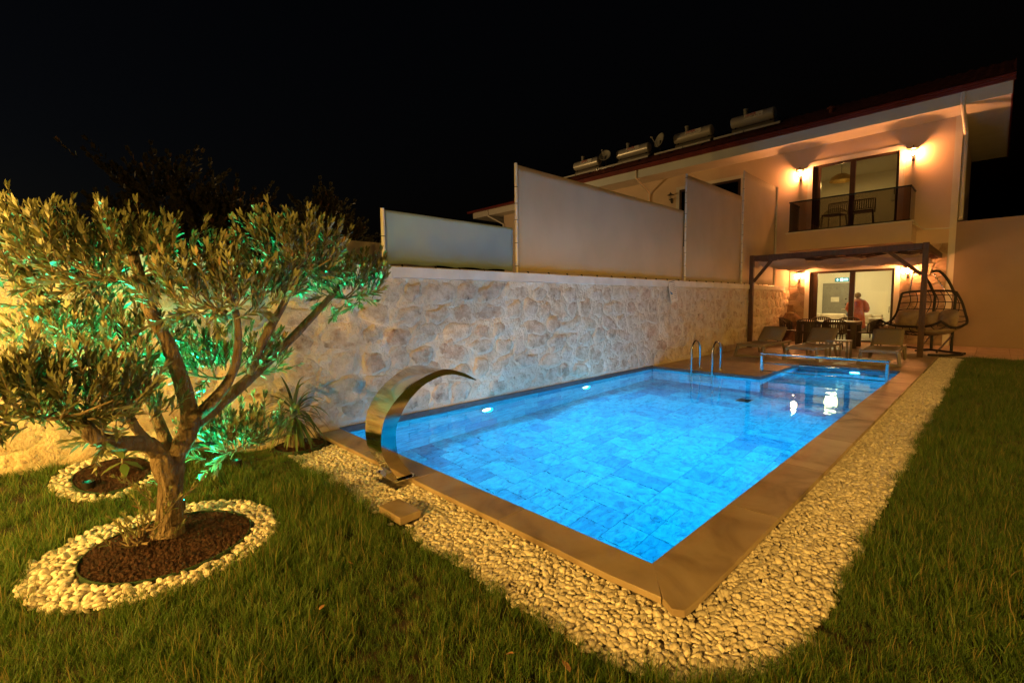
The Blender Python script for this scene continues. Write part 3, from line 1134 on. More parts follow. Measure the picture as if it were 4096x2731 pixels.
# --- balcony
bal = MB().box(.16, 3.33, FY - 1.1, FY - .001, 3.0, 3.56).build('balcony', 'plaster', house, bev=.006)
MB().box(.12, 3.37, FY - 1.13, FY - .001, 3.56, 3.60).build('ledge', 'trim', bal)
for (nm, bx4) in (('glass_panel', (.21, 3.26, FY - 1.075, FY - 1.065)), ('glass_panel', (.205, .215, FY - 1.06, FY - .03)), ('glass_panel', (3.255, 3.265, FY - 1.06, FY - .03))):
    MB().box(bx4[0], bx4[1], bx4[2], bx4[3], 3.62, 4.55).build(nm, 'smoke', bal)
b = MB().box(.19, 3.28, FY - 1.09, FY - 1.05, 4.55, 4.59).box(.19, .23, FY - 1.05, FY - .02, 4.55, 4.59).box(3.24, 3.28, FY - 1.05, FY - .02, 4.55, 4.59)
b.build('hand_rail', 'blackmetal', bal)
b = MB().box(.19, 3.28, FY - 1.09, FY - 1.05, 3.602, 3.64).box(.19, .23, FY - 1.05, FY - .02, 3.602, 3.64).box(3.24, 3.28, FY - 1.05, FY - .02, 3.602, 3.64)
b.build('bottom_rail', 'blackmetal', bal)
MB().tube([(3.35, FY - 1.06, 3.5), (3.45, FY - .8, 3.45), (3.5, FY - .1, 3.42), (3.9, FY - .05, 3.4), (4.15, FY - .05, 3.38)], .022, 8).build('waste_pipe', 'trim', bal, smooth=True)

# --- rooms
GZ = 2.62
b = MB()
b.add([(-1.2, FY + .25, 0.0), (3.0, FY + .25, 0.0), (3.0, 21.2, 0.0), (-1.2, 21.2, 0.0)], [(0, 1, 2, 3)])
b.box(DX0, DX1, FY, FY + .25, -.03, -.002)
b.build('room_floor', 'infloor', house)
b = MB()
b.add([(-1.2, FY + .251, 0), (-1.2, 21.2, 0), (-1.2, 21.2, GZ), (-1.2, FY + .251, GZ)], [(0, 1, 2, 3)])
b.add([(-1.2, 21.2, 0), (3.0, 21.2, 0), (3.0, 21.2, GZ), (-1.2, 21.2, GZ)], [(0, 1, 2, 3)])
b.add([(3.0, 21.2, 0), (3.0, FY + .251, 0), (3.0, FY + .251, GZ), (3.0, 21.2, GZ)], [(0, 1, 2, 3)])
b.add([(-1.2, FY + .251, GZ), (3.0, FY + .251, GZ), (3.0, 21.2, GZ), (-1.2, 21.2, GZ)], [(0, 1, 2, 3)])
b.build('living_room_walls', 'inwall', house)
b = MB()
b.add([(-1.2, FY + .251, 3.6), (-1.2, 20.6, 3.6), (-1.2, 20.6, 6.2), (-1.2, FY + .251, 6.2)], [(0, 1, 2, 3)])
b.add([(-1.2, 20.6, 3.6), (3.9, 20.6, 3.6), (3.9, 20.6, 6.2), (-1.2, 20.6, 6.2)], [(0, 1, 2, 3)])
b.add([(3.9, 20.6, 3.6), (3.9, FY + .251, 3.6), (3.9, FY + .251, 6.2), (3.9, 20.6, 6.2)], [(0, 1, 2, 3)])
b.add([(-1.2, FY + .251, 6.2), (3.9, FY + .251, 6.2), (3.9, 20.6, 6.2), (-1.2, 20.6, 6.2)], [(0, 1, 2, 3)])
b.add([(-1.2, FY + .251, 3.6), (3.9, FY + .251, 3.6), (3.9, 20.6, 3.6), (-1.2, 20.6, 3.6)], [(0, 1, 2, 3)])
b.build('bedroom_walls', 'inwall', house)

# grey front door at the back of the living room
gd = thing('grey_door', 'grey panelled entrance door inside the lit room with a white notice', 'door', (.42, 21.19, 0))
MB().box(-.47, .47, -.045, 0, 0.0, 2.06).build('leaf', 'greydoor', gd, local=True, bev=.004)
for (z0, z1) in ((.25, .75), (.95, 1.80)):
    for (a, c) in ((-.26, .17),):
        MB().box(a, c, -.06, -.046, z0, z1).build('panel', 'greydoor', gd, local=True, bev=.008)
MB().box(-.16, .13, -.064, -.0605, 1.28, 1.48).build('notice', 'paper', gd, local=True)
for z_ in (1.18, 1.40):
    MB().lathe([(.03, 0), (.03, .03), (.012, .05)], 12, (.36, -.045, z_), Matrix.Rotation(R(90), 3, 'X')).build('lock', 'blackmetal', gd, local=True)
MB().bar((.38, -.08, .98), (.22, -.08, .97), .02, .02).build('handle', 'chrome', gd, local=True)
ex = thing('exit_sign', 'small lit exit sign above the grey door in the room', 'sign', (.62, 21.12, 2.19))
MB().box(-.24, .24, -.03, .0, -.08, .08).build('panel', 'exitsign', ex, local=True)
b = MB()
b.box(-.06, .05, -.034, -.0305, -.06, .06)
for k in range(2):
    for q in range(4):
        b.box(.075 + q * .036, .10 + q * .036, -.034, -.0305, .012 - k * .055, .05 - k * .055)
b.add([(-.2, -.033, 0), (-.15, -.033, -.05), (-.10, -.033, 0), (-.13, -.033, 0), (-.13, -.033, .05), (-.17, -.033, .05), (-.17, -.033, 0)], [(0, 1, 2, 3, 4, 5, 6)])
tag(b.build('pictogram', 'exitlit', ex, local=True), kind='stuff')


def label_text(txt, size, mat, parent, loc, rot, name='lettering'):
    cu = bpy.data.curves.new(name, 'FONT')
    cu.body = txt
    cu.size = size
    cu.align_x = 'CENTER'
    cu.extrude = .0008
    ob = bpy.data.objects.new(name, cu)
    dg = bpy.context.evaluated_depsgraph_get()
    COL.objects.link(ob)
    dg.update()
    me = bpy.data.meshes.new_from_object(ob.evaluated_get(bpy.context.evaluated_depsgraph_get()))
    COL.objects.unlink(ob)
    bpy.data.objects.remove(ob)
    me.materials.clear()
    me.materials.append(MT[mat])
    o = put(me, name, parent, loc, rot)
    o['kind'] = 'stuff'
    return o


lamp('living_room_lamp', 'POINT', (.9, 18.7, GZ - .20), (1.0, 0.75, 0.31), 185, .2)
cl = MB().lathe([(.18, GZ - .07), (.20, GZ - .02), (.20, GZ - .001)], 24, (.9, 18.7, 0)).build('ceiling_lamp', 'ceillamp')
tag(cl, 'round flat ceiling lamp in the lit living room', 'lamp')

# wall lanterns of the house
def lantern(name, label, x, z, lit, y=FY - .026, energy=340.0, group='wall lanterns of the house'):
    t = thing(name, label, 'lamp', (x, y, z), group=group)
    MB().box(-.035, .035, -.02, .0, -.22, -.02).build('back_plate', 'blackmetal', t, local=True, bev=.006)
    MB().tube([(0, -.01, -.17), (0, -.07, -.20), (0, -.12, -.17), (0, -.135, -.11)], .011, 8).build('arm', 'blackmetal', t, local=True, smooth=True)
    MB().lathe([(.03, -.11), (.062, -.095), (.065, -.085)], 14, (0, -.135, 0)).build('cup', 'blackmetal', t, local=True)
    MB().lathe([(.135, .095), (.08, .125), (.03, .16), (.012, .19), (.016, .21), (.004, .225)], 18, (0, -.135, 0)).build('hood', 'blackmetal', t, local=True)
    for k in range(4):
        a = R(45 + 90 * k)
        MB().tube([(.058 * math.cos(a), -.135 + .058 * math.sin(a), -.086), (.066 * math.cos(a), -.135 + .066 * math.sin(a), .125)], .005, 6).build('bar', 'blackmetal', t, local=True)
    MB().lathe([(.012, -.085), (.028, -.05), (.034, -.01), (.024, .03), (.006, .045)], 12, (0, -.135, 0)).build('bulb', 'bulb' if lit else 'bulb_off', t, local=True, smooth=True)
    if lit:
        lamp('lantern_light', 'POINT', (0, -.135, .0), LANTERN, energy, .062, None, t)
    return t


lantern('wall_lantern', 'lit black wall lantern on the left of the glazed patio door', .30, 2.20, True)
lantern('wall_lantern', 'lit black wall lantern on the right of the patio door above the swing chair', 3.20, 2.22, True)
lantern('wall_lantern', 'lit black wall lantern on the left of the upper balcony door', .22, 5.66, True)
lantern('wall_lantern', 'lit black wall lantern on the right of the upper balcony door', 3.17, 5.68, True)
lantern('wall_lantern', 'unlit black wall lantern left of the dark upper window above the screens', -4.48, 5.66, False)

# balcony room contents
pend = thing('pendant_lamp', 'gold hammered bowl pendant lamp hanging in the upper room', 'lamp', (1.02, 18.2, 6.2))
MB().tube([(0, 0, 0), (0, 0, -.35)], .006, 6).build('cord', 'blackmetal', pend, local=True)
MB().lathe([(.03, -.33), (.16, -.36), (.30, -.46), (.37, -.60), (.355, -.61), (.28, -.48), (.15, -.39), (.02, -.36)], 28).build('shade', 'gold', pend, local=True, smooth=True)
MB().lathe([(.02, -.40), (.05, -.44), (.05, -.48), (.02, -.52)], 12).build('bulb', 'pendbulb', pend, local=True, smooth=True)
lamp('pendant_light', 'POINT', (0, 0, -.64), (1.0, .62, .18), 46, .06, None, pend)
acu = thing('air_conditioner', 'white air conditioner unit high on the wall of the upper room', 'air conditioner', (2.55, 20.59, 5.15))
MB().box(-.42, .42, -.2, 0, -.14, .14).build('casing', 'ac', acu, local=True, bev=.03)
MB().box(-.38, .38, -.21, -.15, -.13, -.10).build('flap', 'greydoor', acu, local=True)
mir = thing('round_mirror', 'large round mirror leaning inside the upper room on the left', 'mirror', (.66, 19.2, 3.6))
MB().lathe([(.47, -.012), (.47, .012)], 40, (0, 0, .75), Matrix.Rotation(R(90), 3, 'X') ).build('glass', 'mirror', mir, local=True)
MB().lathe([(.49, -.03), (.49, -.013)], 40, (0, 0, .75), Matrix.Rotation(R(90), 3, 'X')).build('backing', 'blackmetal', mir, local=True)
tl = thing('tripod_lamp', 'dark tripod floor lamp inside the upper room by the door frame', 'lamp', (2.86, 18.0, 3.6))
for k in range(3):
    a = R(20 + 120 * k)
    MB().tube([(.28 * math.cos(a), .28 * math.sin(a), 0), (.03 * math.cos(a), .03 * math.sin(a), 1.1)], .014, 8).build('leg', 'wood', tl, local=True)
MB().lathe([(.24, 1.1), (.24, 1.42), (.22, 1.42), (.22, 1.1)], 24).build('lamp_shade', 'blackmetal', tl, local=True, smooth=True)

# --- solar water heaters and dishes on the roof
def roofz(y):
    return EZ + .47 + (y - FY + 1.13) * pit


def solar(x0, x1, label):
    ymid = 17.55
    t = thing('solar_heater', label, 'solar heater', ((x0 + x1) / 2, ymid, roofz(ymid)), group='solar water heaters along the roof')
    L = (x1 - x0) / 2
    zt = 8.40 - roofz(ymid)
    prof = [(.02, -L), (.18, -L + .015), (.212, -L + .05), (.212, L - .05), (.18, L - .015), (.02, L)]
    tk = MB().lathe(prof, 28, (0, 0, zt), Matrix.Rotation(R(90), 3, 'Y')).build('tank', 'tank', t, local=True, smooth=True)
    MB().lathe([(.07, .18), (.07, .36), (.085, .36), (.085, .42), (.02, .44)], 12, (-L * .35, 0, zt)).build('vent', 'dish', t, local=True, smooth=True)
    MB().box(-.26, .42, -.2215, -.2205, -.10, .10, Matrix.Translation((0, 0, zt)) @ Matrix.Rotation(R(-10), 4, 'X')).build('sticker', 'paper', t, local=True)
    label_text('DEM\u0130R', .125, 'redprint', t, (-.02, -.226, zt + .045), (R(82), 0, 0))
    label_text('0252 646 77 31', .095, 'blackprint', t, (.06, -.228, zt - .025), (R(82), 0, 0))
    # collector panel leaning on the roof in front of the tank
    zc0, zc1 = 7.72 - roofz(ymid), 8.12 - roofz(ymid)
    b_ = MB()
    b_.add([(-L - .48, -.92, zc0), (L + .48, -.92, zc0), (L + .48, -.12, zc1), (-L - .48, -.12, zc1), (-L - .48, -.90, zc0 - .06), (L + .48, -.90, zc0 - .06), (L + .48, -.1, zc1 - .06), (-L - .48, -.1, zc1 - .06)],
           [(0, 1, 2, 3), (7, 6, 5, 4), (0, 4, 5, 1), (1, 5, 6, 2), (2, 6, 7, 3), (3, 7, 4, 0)])
    b_.build('collector', 'collector', t, local=True)
    for k in range(2):
        a = -L - .46 + k * (L + .46) + .01
        MB().box(a, a + L + .43, -.945, -.921, zc0 - .065, zc0 + .005).build('edge_profile', 'alu', t, local=True)
    for sx in (-L * .8, L * .8):
        MB().bar((sx, -.85, roofz(16.7) - roofz(ymid) - .05), (sx, 0, zt - .2), .035, .035).build('strut', 'blackmetal', t, local=True)
        MB().bar((sx, 0, -.05), (sx, 0, zt - .2), .035, .035).build('strut', 'blackmetal', t, local=True)
    return t


solar(-10.5, -8.95, 'steel solar water tank with a lettered sticker, leftmost on the roof')
solar(-7.9, -6.2, 'steel solar water tank with a lettered sticker, between the two satellite dishes')
solar(-5.0, -3.35, 'steel solar water tank with a lettered sticker, just right of the larger dish')
solar(-2.6, -1.0, 'steel solar water tank with a lettered sticker, rightmost on the roof')


def dish(x, rr, label, yaw_, tilt):
    t = thing('satellite_dish', label, 'satellite dish', (x, 17.0, roofz(17.0)), group='satellite dishes on the roof')
    zc = 8.36 - roofz(17.0)
    mt_ = Matrix.Rotation(yaw_, 3, 'Z') @ Matrix.Rotation(R(90) - tilt, 3, 'X')
    MB().lathe([(.01, -.10), (rr * .5, -.075), (rr * .8, -.03), (rr, .03), (rr - .01, .04), (rr * .8, -.018), (rr * .5, -.062), (.01, -.088)], 28, (0, 0, zc), mt_).build('reflector', 'dish', t, local=True, smooth=True)
    c = Vector((0, 0, zc))
    tip = c + mt_ @ Vector((0, rr * -.1, .42))
    MB().tube([c + mt_ @ Vector((0, -rr, .03)), tip], .012, 6).build('feed_arm', 'alu', t, local=True)
    MB().lathe([(.035, -.05), (.035, .05)], 10, tip, mt_).build('receiver', 'alu', t, local=True)
    MB().tube([(0, .05, -.05), (0, .05, zc)], .025, 8).build('mast', 'blackmetal', t, local=True)


dish(-8.25, .28, 'small round grey satellite dish left of the second tank on the roof', R(15), R(20))
dish(-5.42, .31, 'larger grey satellite dish with a feed arm left of the third tank', R(-25), R(15))

# --- house farther left, showing above the lowest screen
h2 = thing('far_house', 'far house corner with red gutter and white soffit behind the tall screen', 'house', (-16, 20, 0))
MB().box(-18.6, -10.9, 20.0, 26, -.2, 7.4).build('wall', 'plaster', h2)
MB().box(-20.9, -10.9, 19.2, 27, 7.35, 7.45).build('soffit', 'trim', h2)
MB().box(-20.9, -10.9, 19.17, 19.2, 7.35, 7.75).build('fascia', 'trim', h2)
b = MB()
b.add([(-21.3, 19.0, 7.75), (-10.9, 19.0, 7.75), (-10.9, 24, 9.6), (-21.3, 24, 9.6)], [(0, 1, 2, 3)])
b.box(-21.3, -10.9, 18.95, 19.16, 7.72, 7.85)
b.build('roof', 'redmetal', h2)
MB().tube([(-19.3, 19.1, 7.7), (-19.2, 19.1, 7.3), (-18.55, 19.9, 6.75), (-18.55, 19.9, 4.0)], .06, 10).build('downpipe', 'trim', h2, smooth=True)

# ================================================================== PRIVACY SCREENS on the stone wall
def screen(y0, y1, z1, mat, label, seed, z0=1.888):
    t = thing('privacy_screen', label, 'screen', (-.12, y0, 1.85), group='fabric privacy screens on the stone wall')
    rs_ = random.Random(seed)
    n_y, n_z = 40, 16
    P_ = []
    for i in range(n_y + 1):
        u = i / n_y
        row = []
        for j in range(n_z + 1):
            v = j / n_z
            sag = .022 * abs(math.sin(u * math.pi * (y1 - y0) / .55)) * (1 - v) ** 6
            x = -.02 + .012 * fbm(u * 3 + seed, v * 2, 0, 1.0, 2) * math.sin(math.pi * u) + .006 * math.sin(u * 30) * (1 - v) ** 4
            row.append((x, y0 + .035 + (y1 - y0 - .06) * u - y0, z0 + sag - 1.85 + (z1 - z0) * v))
        P_.append(row)
    fb = MB()
    fb.grid(P_)
    fo = fb.build('fabric', mat, t, local=True)
    fo.data.shade_smooth()
    md = fo.modifiers.new('thickness', 'SOLIDIFY')
    md.thickness = .003
    ps = MB().tube([(0, 0, 0), (0, 0, z1 - 1.84)], .024, 14).build('post', 'pvc', t, local=True, smooth=True)
    MB().tube([(.0, .05, .016), (0, y1 - y0 - .05, .016)], .013, 8).build('bottom_pipe', 'pvc', t, local=True, smooth=True)
    z = .12
    while z < z1 - 1.9:
        MB().lathe([(.0265, -.005), (.0265, .005)], 12, (0, 0, z)).build('tie', 'tie', t, local=True)
        z += rs_.uniform(.24, .36)
    y = .25
    while y < y1 - y0 - .2:
        MB().lathe([(.022, -.004), (.022, .004)], 8, (0, y, .03), Matrix.Rotation(R(90), 3, 'X')).build('tie', 'tie', t, local=True)
        y += rs_.uniform(.35, .55)
    return t


screen(.69, 2.93, 2.55, 'tarp_poolglow', 'lowest screen, fabric panel with blue pool light in its colour, next to the olive tree', 1)
screen(2.97, 8.58, 3.52, 'tarp', 'widest screen, beige fabric panel with a pale post at its left edge', 2)
screen(8.62, 12.15, 4.37, 'tarp', 'beige fabric screen between the widest one and the pergola', 3)
t = screen(12.19, 15.1, 5.10, 'tarp', 'tallest orange lit fabric screen beside the balcony, nearest the house', 4)
MB().tube([(0, 2.91, 0), (0, 2.91, 3.26)], .03, 12).build('end_post', 'pvc', t, local=True, smooth=True)

# notice board on the wall
sg = thing('pool_notice', 'narrow white printed notice leaning on the stone wall below the screens', 'sign', (.075, 7.67, 1.62))
MB().box(-.004, .004, -.16, .16, -.24, .24).build('board', 'paper', sg, local=True)
sg.rotation_euler = (R(9), R(-6), 0)
b = MB()
for k in range(9):
    b.box(.0042, .0052, .0, .13, .17 - k * .042, .178 - k * .042)
    b.box(.0042, .0052, -.13, -.03, .17 - k * .042, .176 - k * .042)
b.box(.0042, .0052, -.14, .14, .205, .222)
tag(b.build('printed_lines', 'blackprint', sg, local=True), kind='stuff')
MB().add([(.0056, -.14, -.06), (.0056, -.02, -.06), (.0056, -.14, .02)], [(0, 1, 2)]).build('blue_triangle', 'blueprint', sg, local=True)

#--SECTION4--

# ================================================================== OBJECTS BY THE POOL
def catmull(pts, n):
    pts = [Vector(p) for p in pts]
    # resample by arc length
    ext = [pts[0] * 2 - pts[1]] + pts + [pts[-1] * 2 - pts[-2]]
    dense = []
    for i in range(1, len(ext) - 2):
        p0, p1, p2, p3 = ext[i - 1:i + 3]
        for k in range(24):
            t_ = k / 24
            dense.append(.5 * ((2 * p1) + (p2 - p0) * t_ + (2 * p0 - 5 * p1 + 4 * p2 - p3) * t_ ** 2 + (3 * p1 - p0 - 3 * p2 + p3) * t_ ** 3))
    dense.append(pts[-1])
    L = [0]
    for a, c in zip(dense, dense[1:]):
        L.append(L[-1] + (c - a).length)
    out = []
    j = 0
    for k in range(n):
        s_ = L[-1] * k / (n - 1)
        while j < len(L) - 2 and L[j + 1] < s_:
            j += 1
        f_ = (s_ - L[j]) / max(1e-9, L[j + 1] - L[j])
        out.append(dense[j].lerp(dense[j + 1], min(1, f_)))
    return out


# ---- cobra fountain
fo_t = thing('cobra_fountain', 'curved polished steel waterfall fountain arching over the pool edge', 'fountain', (1.745, -.29, 0))
outer = [(-.351, .012), (-.446, .174), (-.484, .295), (-.467, .462), (-.408, .582), (-.28, .704), (-.124, .787), (.027, .833), (.158, .841), (.336, .787), (.473, .713)]
inner = [(-.211, .012), (-.301, .138), (-.343, .221), (-.354, .389), (-.316, .504), (-.213, .642), (-.039, .755), (.197, .792), (.470, .706)]
N = 48
O = catmull([(p[0], p[1], 0) for p in outer], N)
I = catmull([(p[0], p[1], 0) for p in inner], N)
x0, x1 = 1.615, 1.875
XA = [1.70 - .25 * min(1, k / (N * .72)) for k in range(N)]
b = MB()
b.grid([[(XA[k], O[k].x, O[k].y), (x1, O[k].x, O[k].y)] for k in range(N)])
fb1 = b.build('back_sheet', 'steel', fo_t)
b = MB()
b.grid([[(XA[k], I[k].x, I[k].y), (x1, I[k].x, I[k].y)] for k in range(N)])
fb2 = b.build('inner_sheet', 'steel', fo_t)
for xx in (XA, [x1] * N):
    b = MB()
    b.grid([[(xx[k], O[k].x, O[k].y), (xx[k], I[k].x, I[k].y)] for k in range(N)])
    b.build('side_sheet', 'steel', fo_t)
for o_ in (fb1, fb2):
    o_.data.shade_smooth()
MB().box(1.585, 1.905, -.385, -.185, .001, .012).build('base_plate', 'steel', fo_t, bev=.002)
for (xx, yy) in ((1.60, -.365), (1.89, -.365), (1.89, -.205)):
    MB().lathe([(.009, .012), (.009, .02), (.004, .024)], 8, (xx, yy, 0)).build('bolt', 'chrome', fo_t)

pv = MB().box(2.19, 2.475, -.685, -.525, -.07, -.016).build('paver_block', 'coping', None, bev=.006)
tag(pv, 'single beige stone paver lying on the pebbles near the fountain', 'paver')
pv.rotation_euler = (R(1.5), R(-1), 0)

# ---- pool ladder
ld = thing('pool_ladder', 'chrome pool ladder with two arched handrails at the far pool edge', 'ladder', (1.1, 7.27, 0))
for x in (.895, 1.315):
    pts = [(x, 7.27, 0), (x, 7.27, .36)]
    for k in range(1, 12):
        a = math.pi * k / 12
        pts.append((x, 7.08 + .19 * math.cos(a), .39 + .20 * math.sin(a)))
    pts += [(x, 6.89, .36), (x, 6.89, 0), (x, 6.89, -.6), (x, 6.89, -1.02)]
    h_ = MB().tube(pts, .02, 12).build('handrail', 'chrome', ld, smooth=True)
    MB().lathe([(.05, .001), (.048, .01), (.024, .014)], 16, (x, 7.27, 0)).build('flange', 'chrome', ld, smooth=True)
for k in range(4):
    MB().box(.915, 1.295, 6.86, 6.93, -.24 - k * .22, -.215 - k * .22).build('tread', 'pvc', ld, bev=.004)

# ---- low rail across the children's pool
rl = thing('pool_rail', 'low steel rail with two rods across the shallow end of the pool', 'railing', (3.0, 7.45, 0))
for x in (2.03, 3.925):
    MB().box(x - .02, x + .02, 7.42, 7.48, .0, .335).build('post', 'chrome', rl, bev=.003)
    MB().tube([(x, 7.45, .335), (x, 7.45, .36)], .012, 8).build('pin', 'chrome', rl)
MB().box(2.0, 3.96, 7.415, 7.485, .358, .39).build('top_rail', 'chrome', rl, bev=.01)
for z in (.195, .045):
    MB().tube([(2.03, 7.45, z), (3.925, 7.45, z)], .011, 10).build('rod', 'chrome', rl, smooth=True)

# ---- pergola
pg = thing('pergola', 'dark wooden pergola with draped pale cloth over the patio', 'pergola', (2, 12.5, 0))
PY0, PZT = 12.45, 2.69
for x in (.08, 3.90):
    p_ = MB().box(x - .055, x + .055, PY0 - .055, PY0 + .055, 0.0, PZT - (.0 if x > 1 else .0)).build('post', 'wood', pg, bev=.006)
MB().box(-.02 + .16, 3.84, PY0 - .04, PY0 + .04, PZT - .16, PZT - .01).build('front_beam', 'wood', pg, bev=.005)
MB().box(3.86, 3.94, PY0 + .056, FY - .03, PZT - .14, PZT - .012).build('side_beam', 'wood', pg, bev=.005)
MB().box(.04, .12, PY0 + .056, FY - .03, PZT - .14, PZT - .012).build('side_beam', 'wood', pg, bev=.005)
MB().box(.13, 3.85, FY - .10, FY - .04, PZT - .16, PZT - .02).build('wall_beam', 'wood', pg, bev=.005)
for k in range(6):
    x = .60 + k * .545
    MB().box(x - .03, x + .03, PY0 + .042, FY - .105, PZT - .12, PZT - .02).build('rafter', 'wood', pg, bev=.004)
for k in range(5):
    y = 12.95 + k * .7
    MB().box(.13, 3.855, y - .02, y + .02, PZT - .018, PZT + .012).build('batten', 'wood', pg)
MB().bar((.135, PY0, 1.93), (.60, PY0, PZT - .165), .05, .08).build('brace', 'wood', pg)
MB().bar((3.845, PY0, 1.95), (3.22, PY0, PZT - .165), .05, .08).build('brace', 'wood', pg)
for s_, (xa, xb) in enumerate(((.2, 1.4), (1.45, 2.6), (2.65, 3.8))):
    P = []
    for i in range(49):
        u = i / 48
        y = PY0 + .1 + 3.6 * u
        row = []
        for j in range(9):
            v = j / 8
            sag = .06 + .13 * abs(math.sin(u * math.pi * 4 + s_ * .6)) ** .8 + .03 * math.sin(v * 7 + s_) + .02 * fbm(u * 6, v * 3, s_)
            row.append((xa + (xb - xa) * v + .03 * math.sin(u * 9), y, PZT - .11 - sag))
        P.append(row)
    b = MB()
    b.grid(P)
    c_ = b.build('cloth_drape', 'cloth', pg)
    c_.data.shade_smooth()
for k in range(3):
    P = []
    for i in range(41):
        u = i / 40
        x = .25 + 3.5 * u
        row = []
        for j in range(5):
            v = j / 4
            sag = .05 + .12 * abs(math.sin(u * math.pi * 2 + k * 1.1)) + .03 * v
            row.append((x, PY0 + .35 + k * 1.1 + .28 * v, PZT - .16 - sag))
        P.append(row)
    b = MB()
    b.grid(P)
    c_ = b.build('cloth_drape', 'cloth', pg)
    c_.data.shade_smooth()


# ---- sun loungers
def make_lounger():
    t = thing('sun_lounger', 'x', 'sun lounger', (0, 0, 0), group='sun loungers on the patio')
    W = .30
    for s_ in (-1, 1):
        MB().bar((s_ * W, 0, .295), (s_ * W, 1.86, .295), .04, .055).build('side_rail', 'lounger', t, local=True, bev=.006)
        MB().bar((s_ * W, .06, .29), (s_ * (W + .045), -.03, 0.0), .055, .045).build('leg', 'lounger', t, local=True, bev=.005)
        b_ = MB()
        b_.bar((s_ * W, 1.28, .28), (s_ * (W + .02), 1.42, .02), .04, .05)
        b_.bar((s_ * (W + .02), 1.39, .022), (s_ * (W + .02), 1.66, .022), .04, .04)
        b_.bar((s_ * (W + .02), 1.64, .02), (s_ * W, 1.74, .28), .04, .05)
        b_.build('leg', 'lounger', t, local=True, bev=.005)
        MB().bar((s_ * W * .9, 1.20, .33), (s_ * W * .9, 1.62, .66), .035, .03).build('backrest_arm', 'lounger', t, local=True, bev=.004)
    MB().bar((-W, .02, .285), (W, .02, .285), .05, .05).build('front_bar', 'lounger', t, local=True, bev=.006)
    MB().bar((-W - .04, -.025, .03), (W + .04, -.025, .03), .03, .05).build('foot_bar', 'lounger', t, local=True, bev=.004)
    P_ = [[(x * (W - .03), y, .322 - .022 * math.sin(math.pi * (x + 1) / 2) * math.sin(math.pi * min(1, y / 1.2))) for x in [-1 + k / 4 for k in range(9)]] for y in [.0 + .1 * k for k in range(13)]]
    b_ = MB()
    b_.grid(P_)
    o_ = b_.build('seat_sling', 'mesh', t, local=True)
    o_.modifiers.new('thickness', 'SOLIDIFY').thickness = .008
    o_.data.shade_smooth()
    P_ = [[(x * (W - .02), 1.19 + .43 * v, .335 + .335 * v + .02 * math.sin(math.pi * (x + 1) / 2)) for x in [-1 + k / 4 for k in range(9)]] for v in [k / 8 for k in range(9)]]
    b_ = MB()
    b_.grid(P_)
    o_ = b_.build('back_sling', 'mesh', t, local=True)
    o_.modifiers.new('thickness', 'SOLIDIFY').thickness = .01
    o_.data.shade_smooth()
    return t


lg = make_lounger()
for k, (x, y, rz, lab) in enumerate(((.95, 9.92, R(-3), 'taupe sun lounger nearest the stone wall, with a raised back'), (2.06, 9.88, R(-4), 'taupe sun lounger beside the small side table, middle of the three'),
                                     (3.45, 10.08, R(2), 'taupe sun lounger nearest the swing chair and the pebble strip'))):
    o = lg if k == 0 else copy_tree(lg)
    o.location = (x, y, 0)
    o.rotation_euler = (0, 0, rz)
    o['label'] = lab

st = thing('side_table', 'small taupe resin side table between two sun loungers', 'table', (2.55, 11.05, 0))
MB().box(-.23, .23, -.22, .22, .40, .43).build('table_top', 'lounger', st, local=True, bev=.006)
for sx in (-1, 1):
    for sy in (-1, 1):
        MB().box(sx * .205 - .022, sx * .205 + .022, sy * .195 - .022, sy * .195 + .022, 0, .40).build('leg', 'lounger', st, local=True, bev=.004)

# ---- dining set
TX0, TX1, TY0, TY1 = .92, 2.42, 13.78, 14.66
dt = thing('dining_table', 'dark outdoor dining table with beige top and thick legs under the pergola', 'table', ((TX0 + TX1) / 2, (TY0 + TY1) / 2, 0))
MB().box(TX0, TX1, TY0, TY1, .735, .755).build('table_top', 'tabletop', dt, bev=.004)
MB().box(TX0 + .01, TX1 - .01, TY0 + .01, TY1 - .01, .66, .734).build('apron', 'wicker', dt)
for x in (TX0 + .075, TX1 - .075):
    for y in (TY0 + .075, TY1 - .075):
        MB().box(x - .06, x + .06, y - .06, y + .06, 0, .66).build('leg', 'wicker', dt, bev=.005)


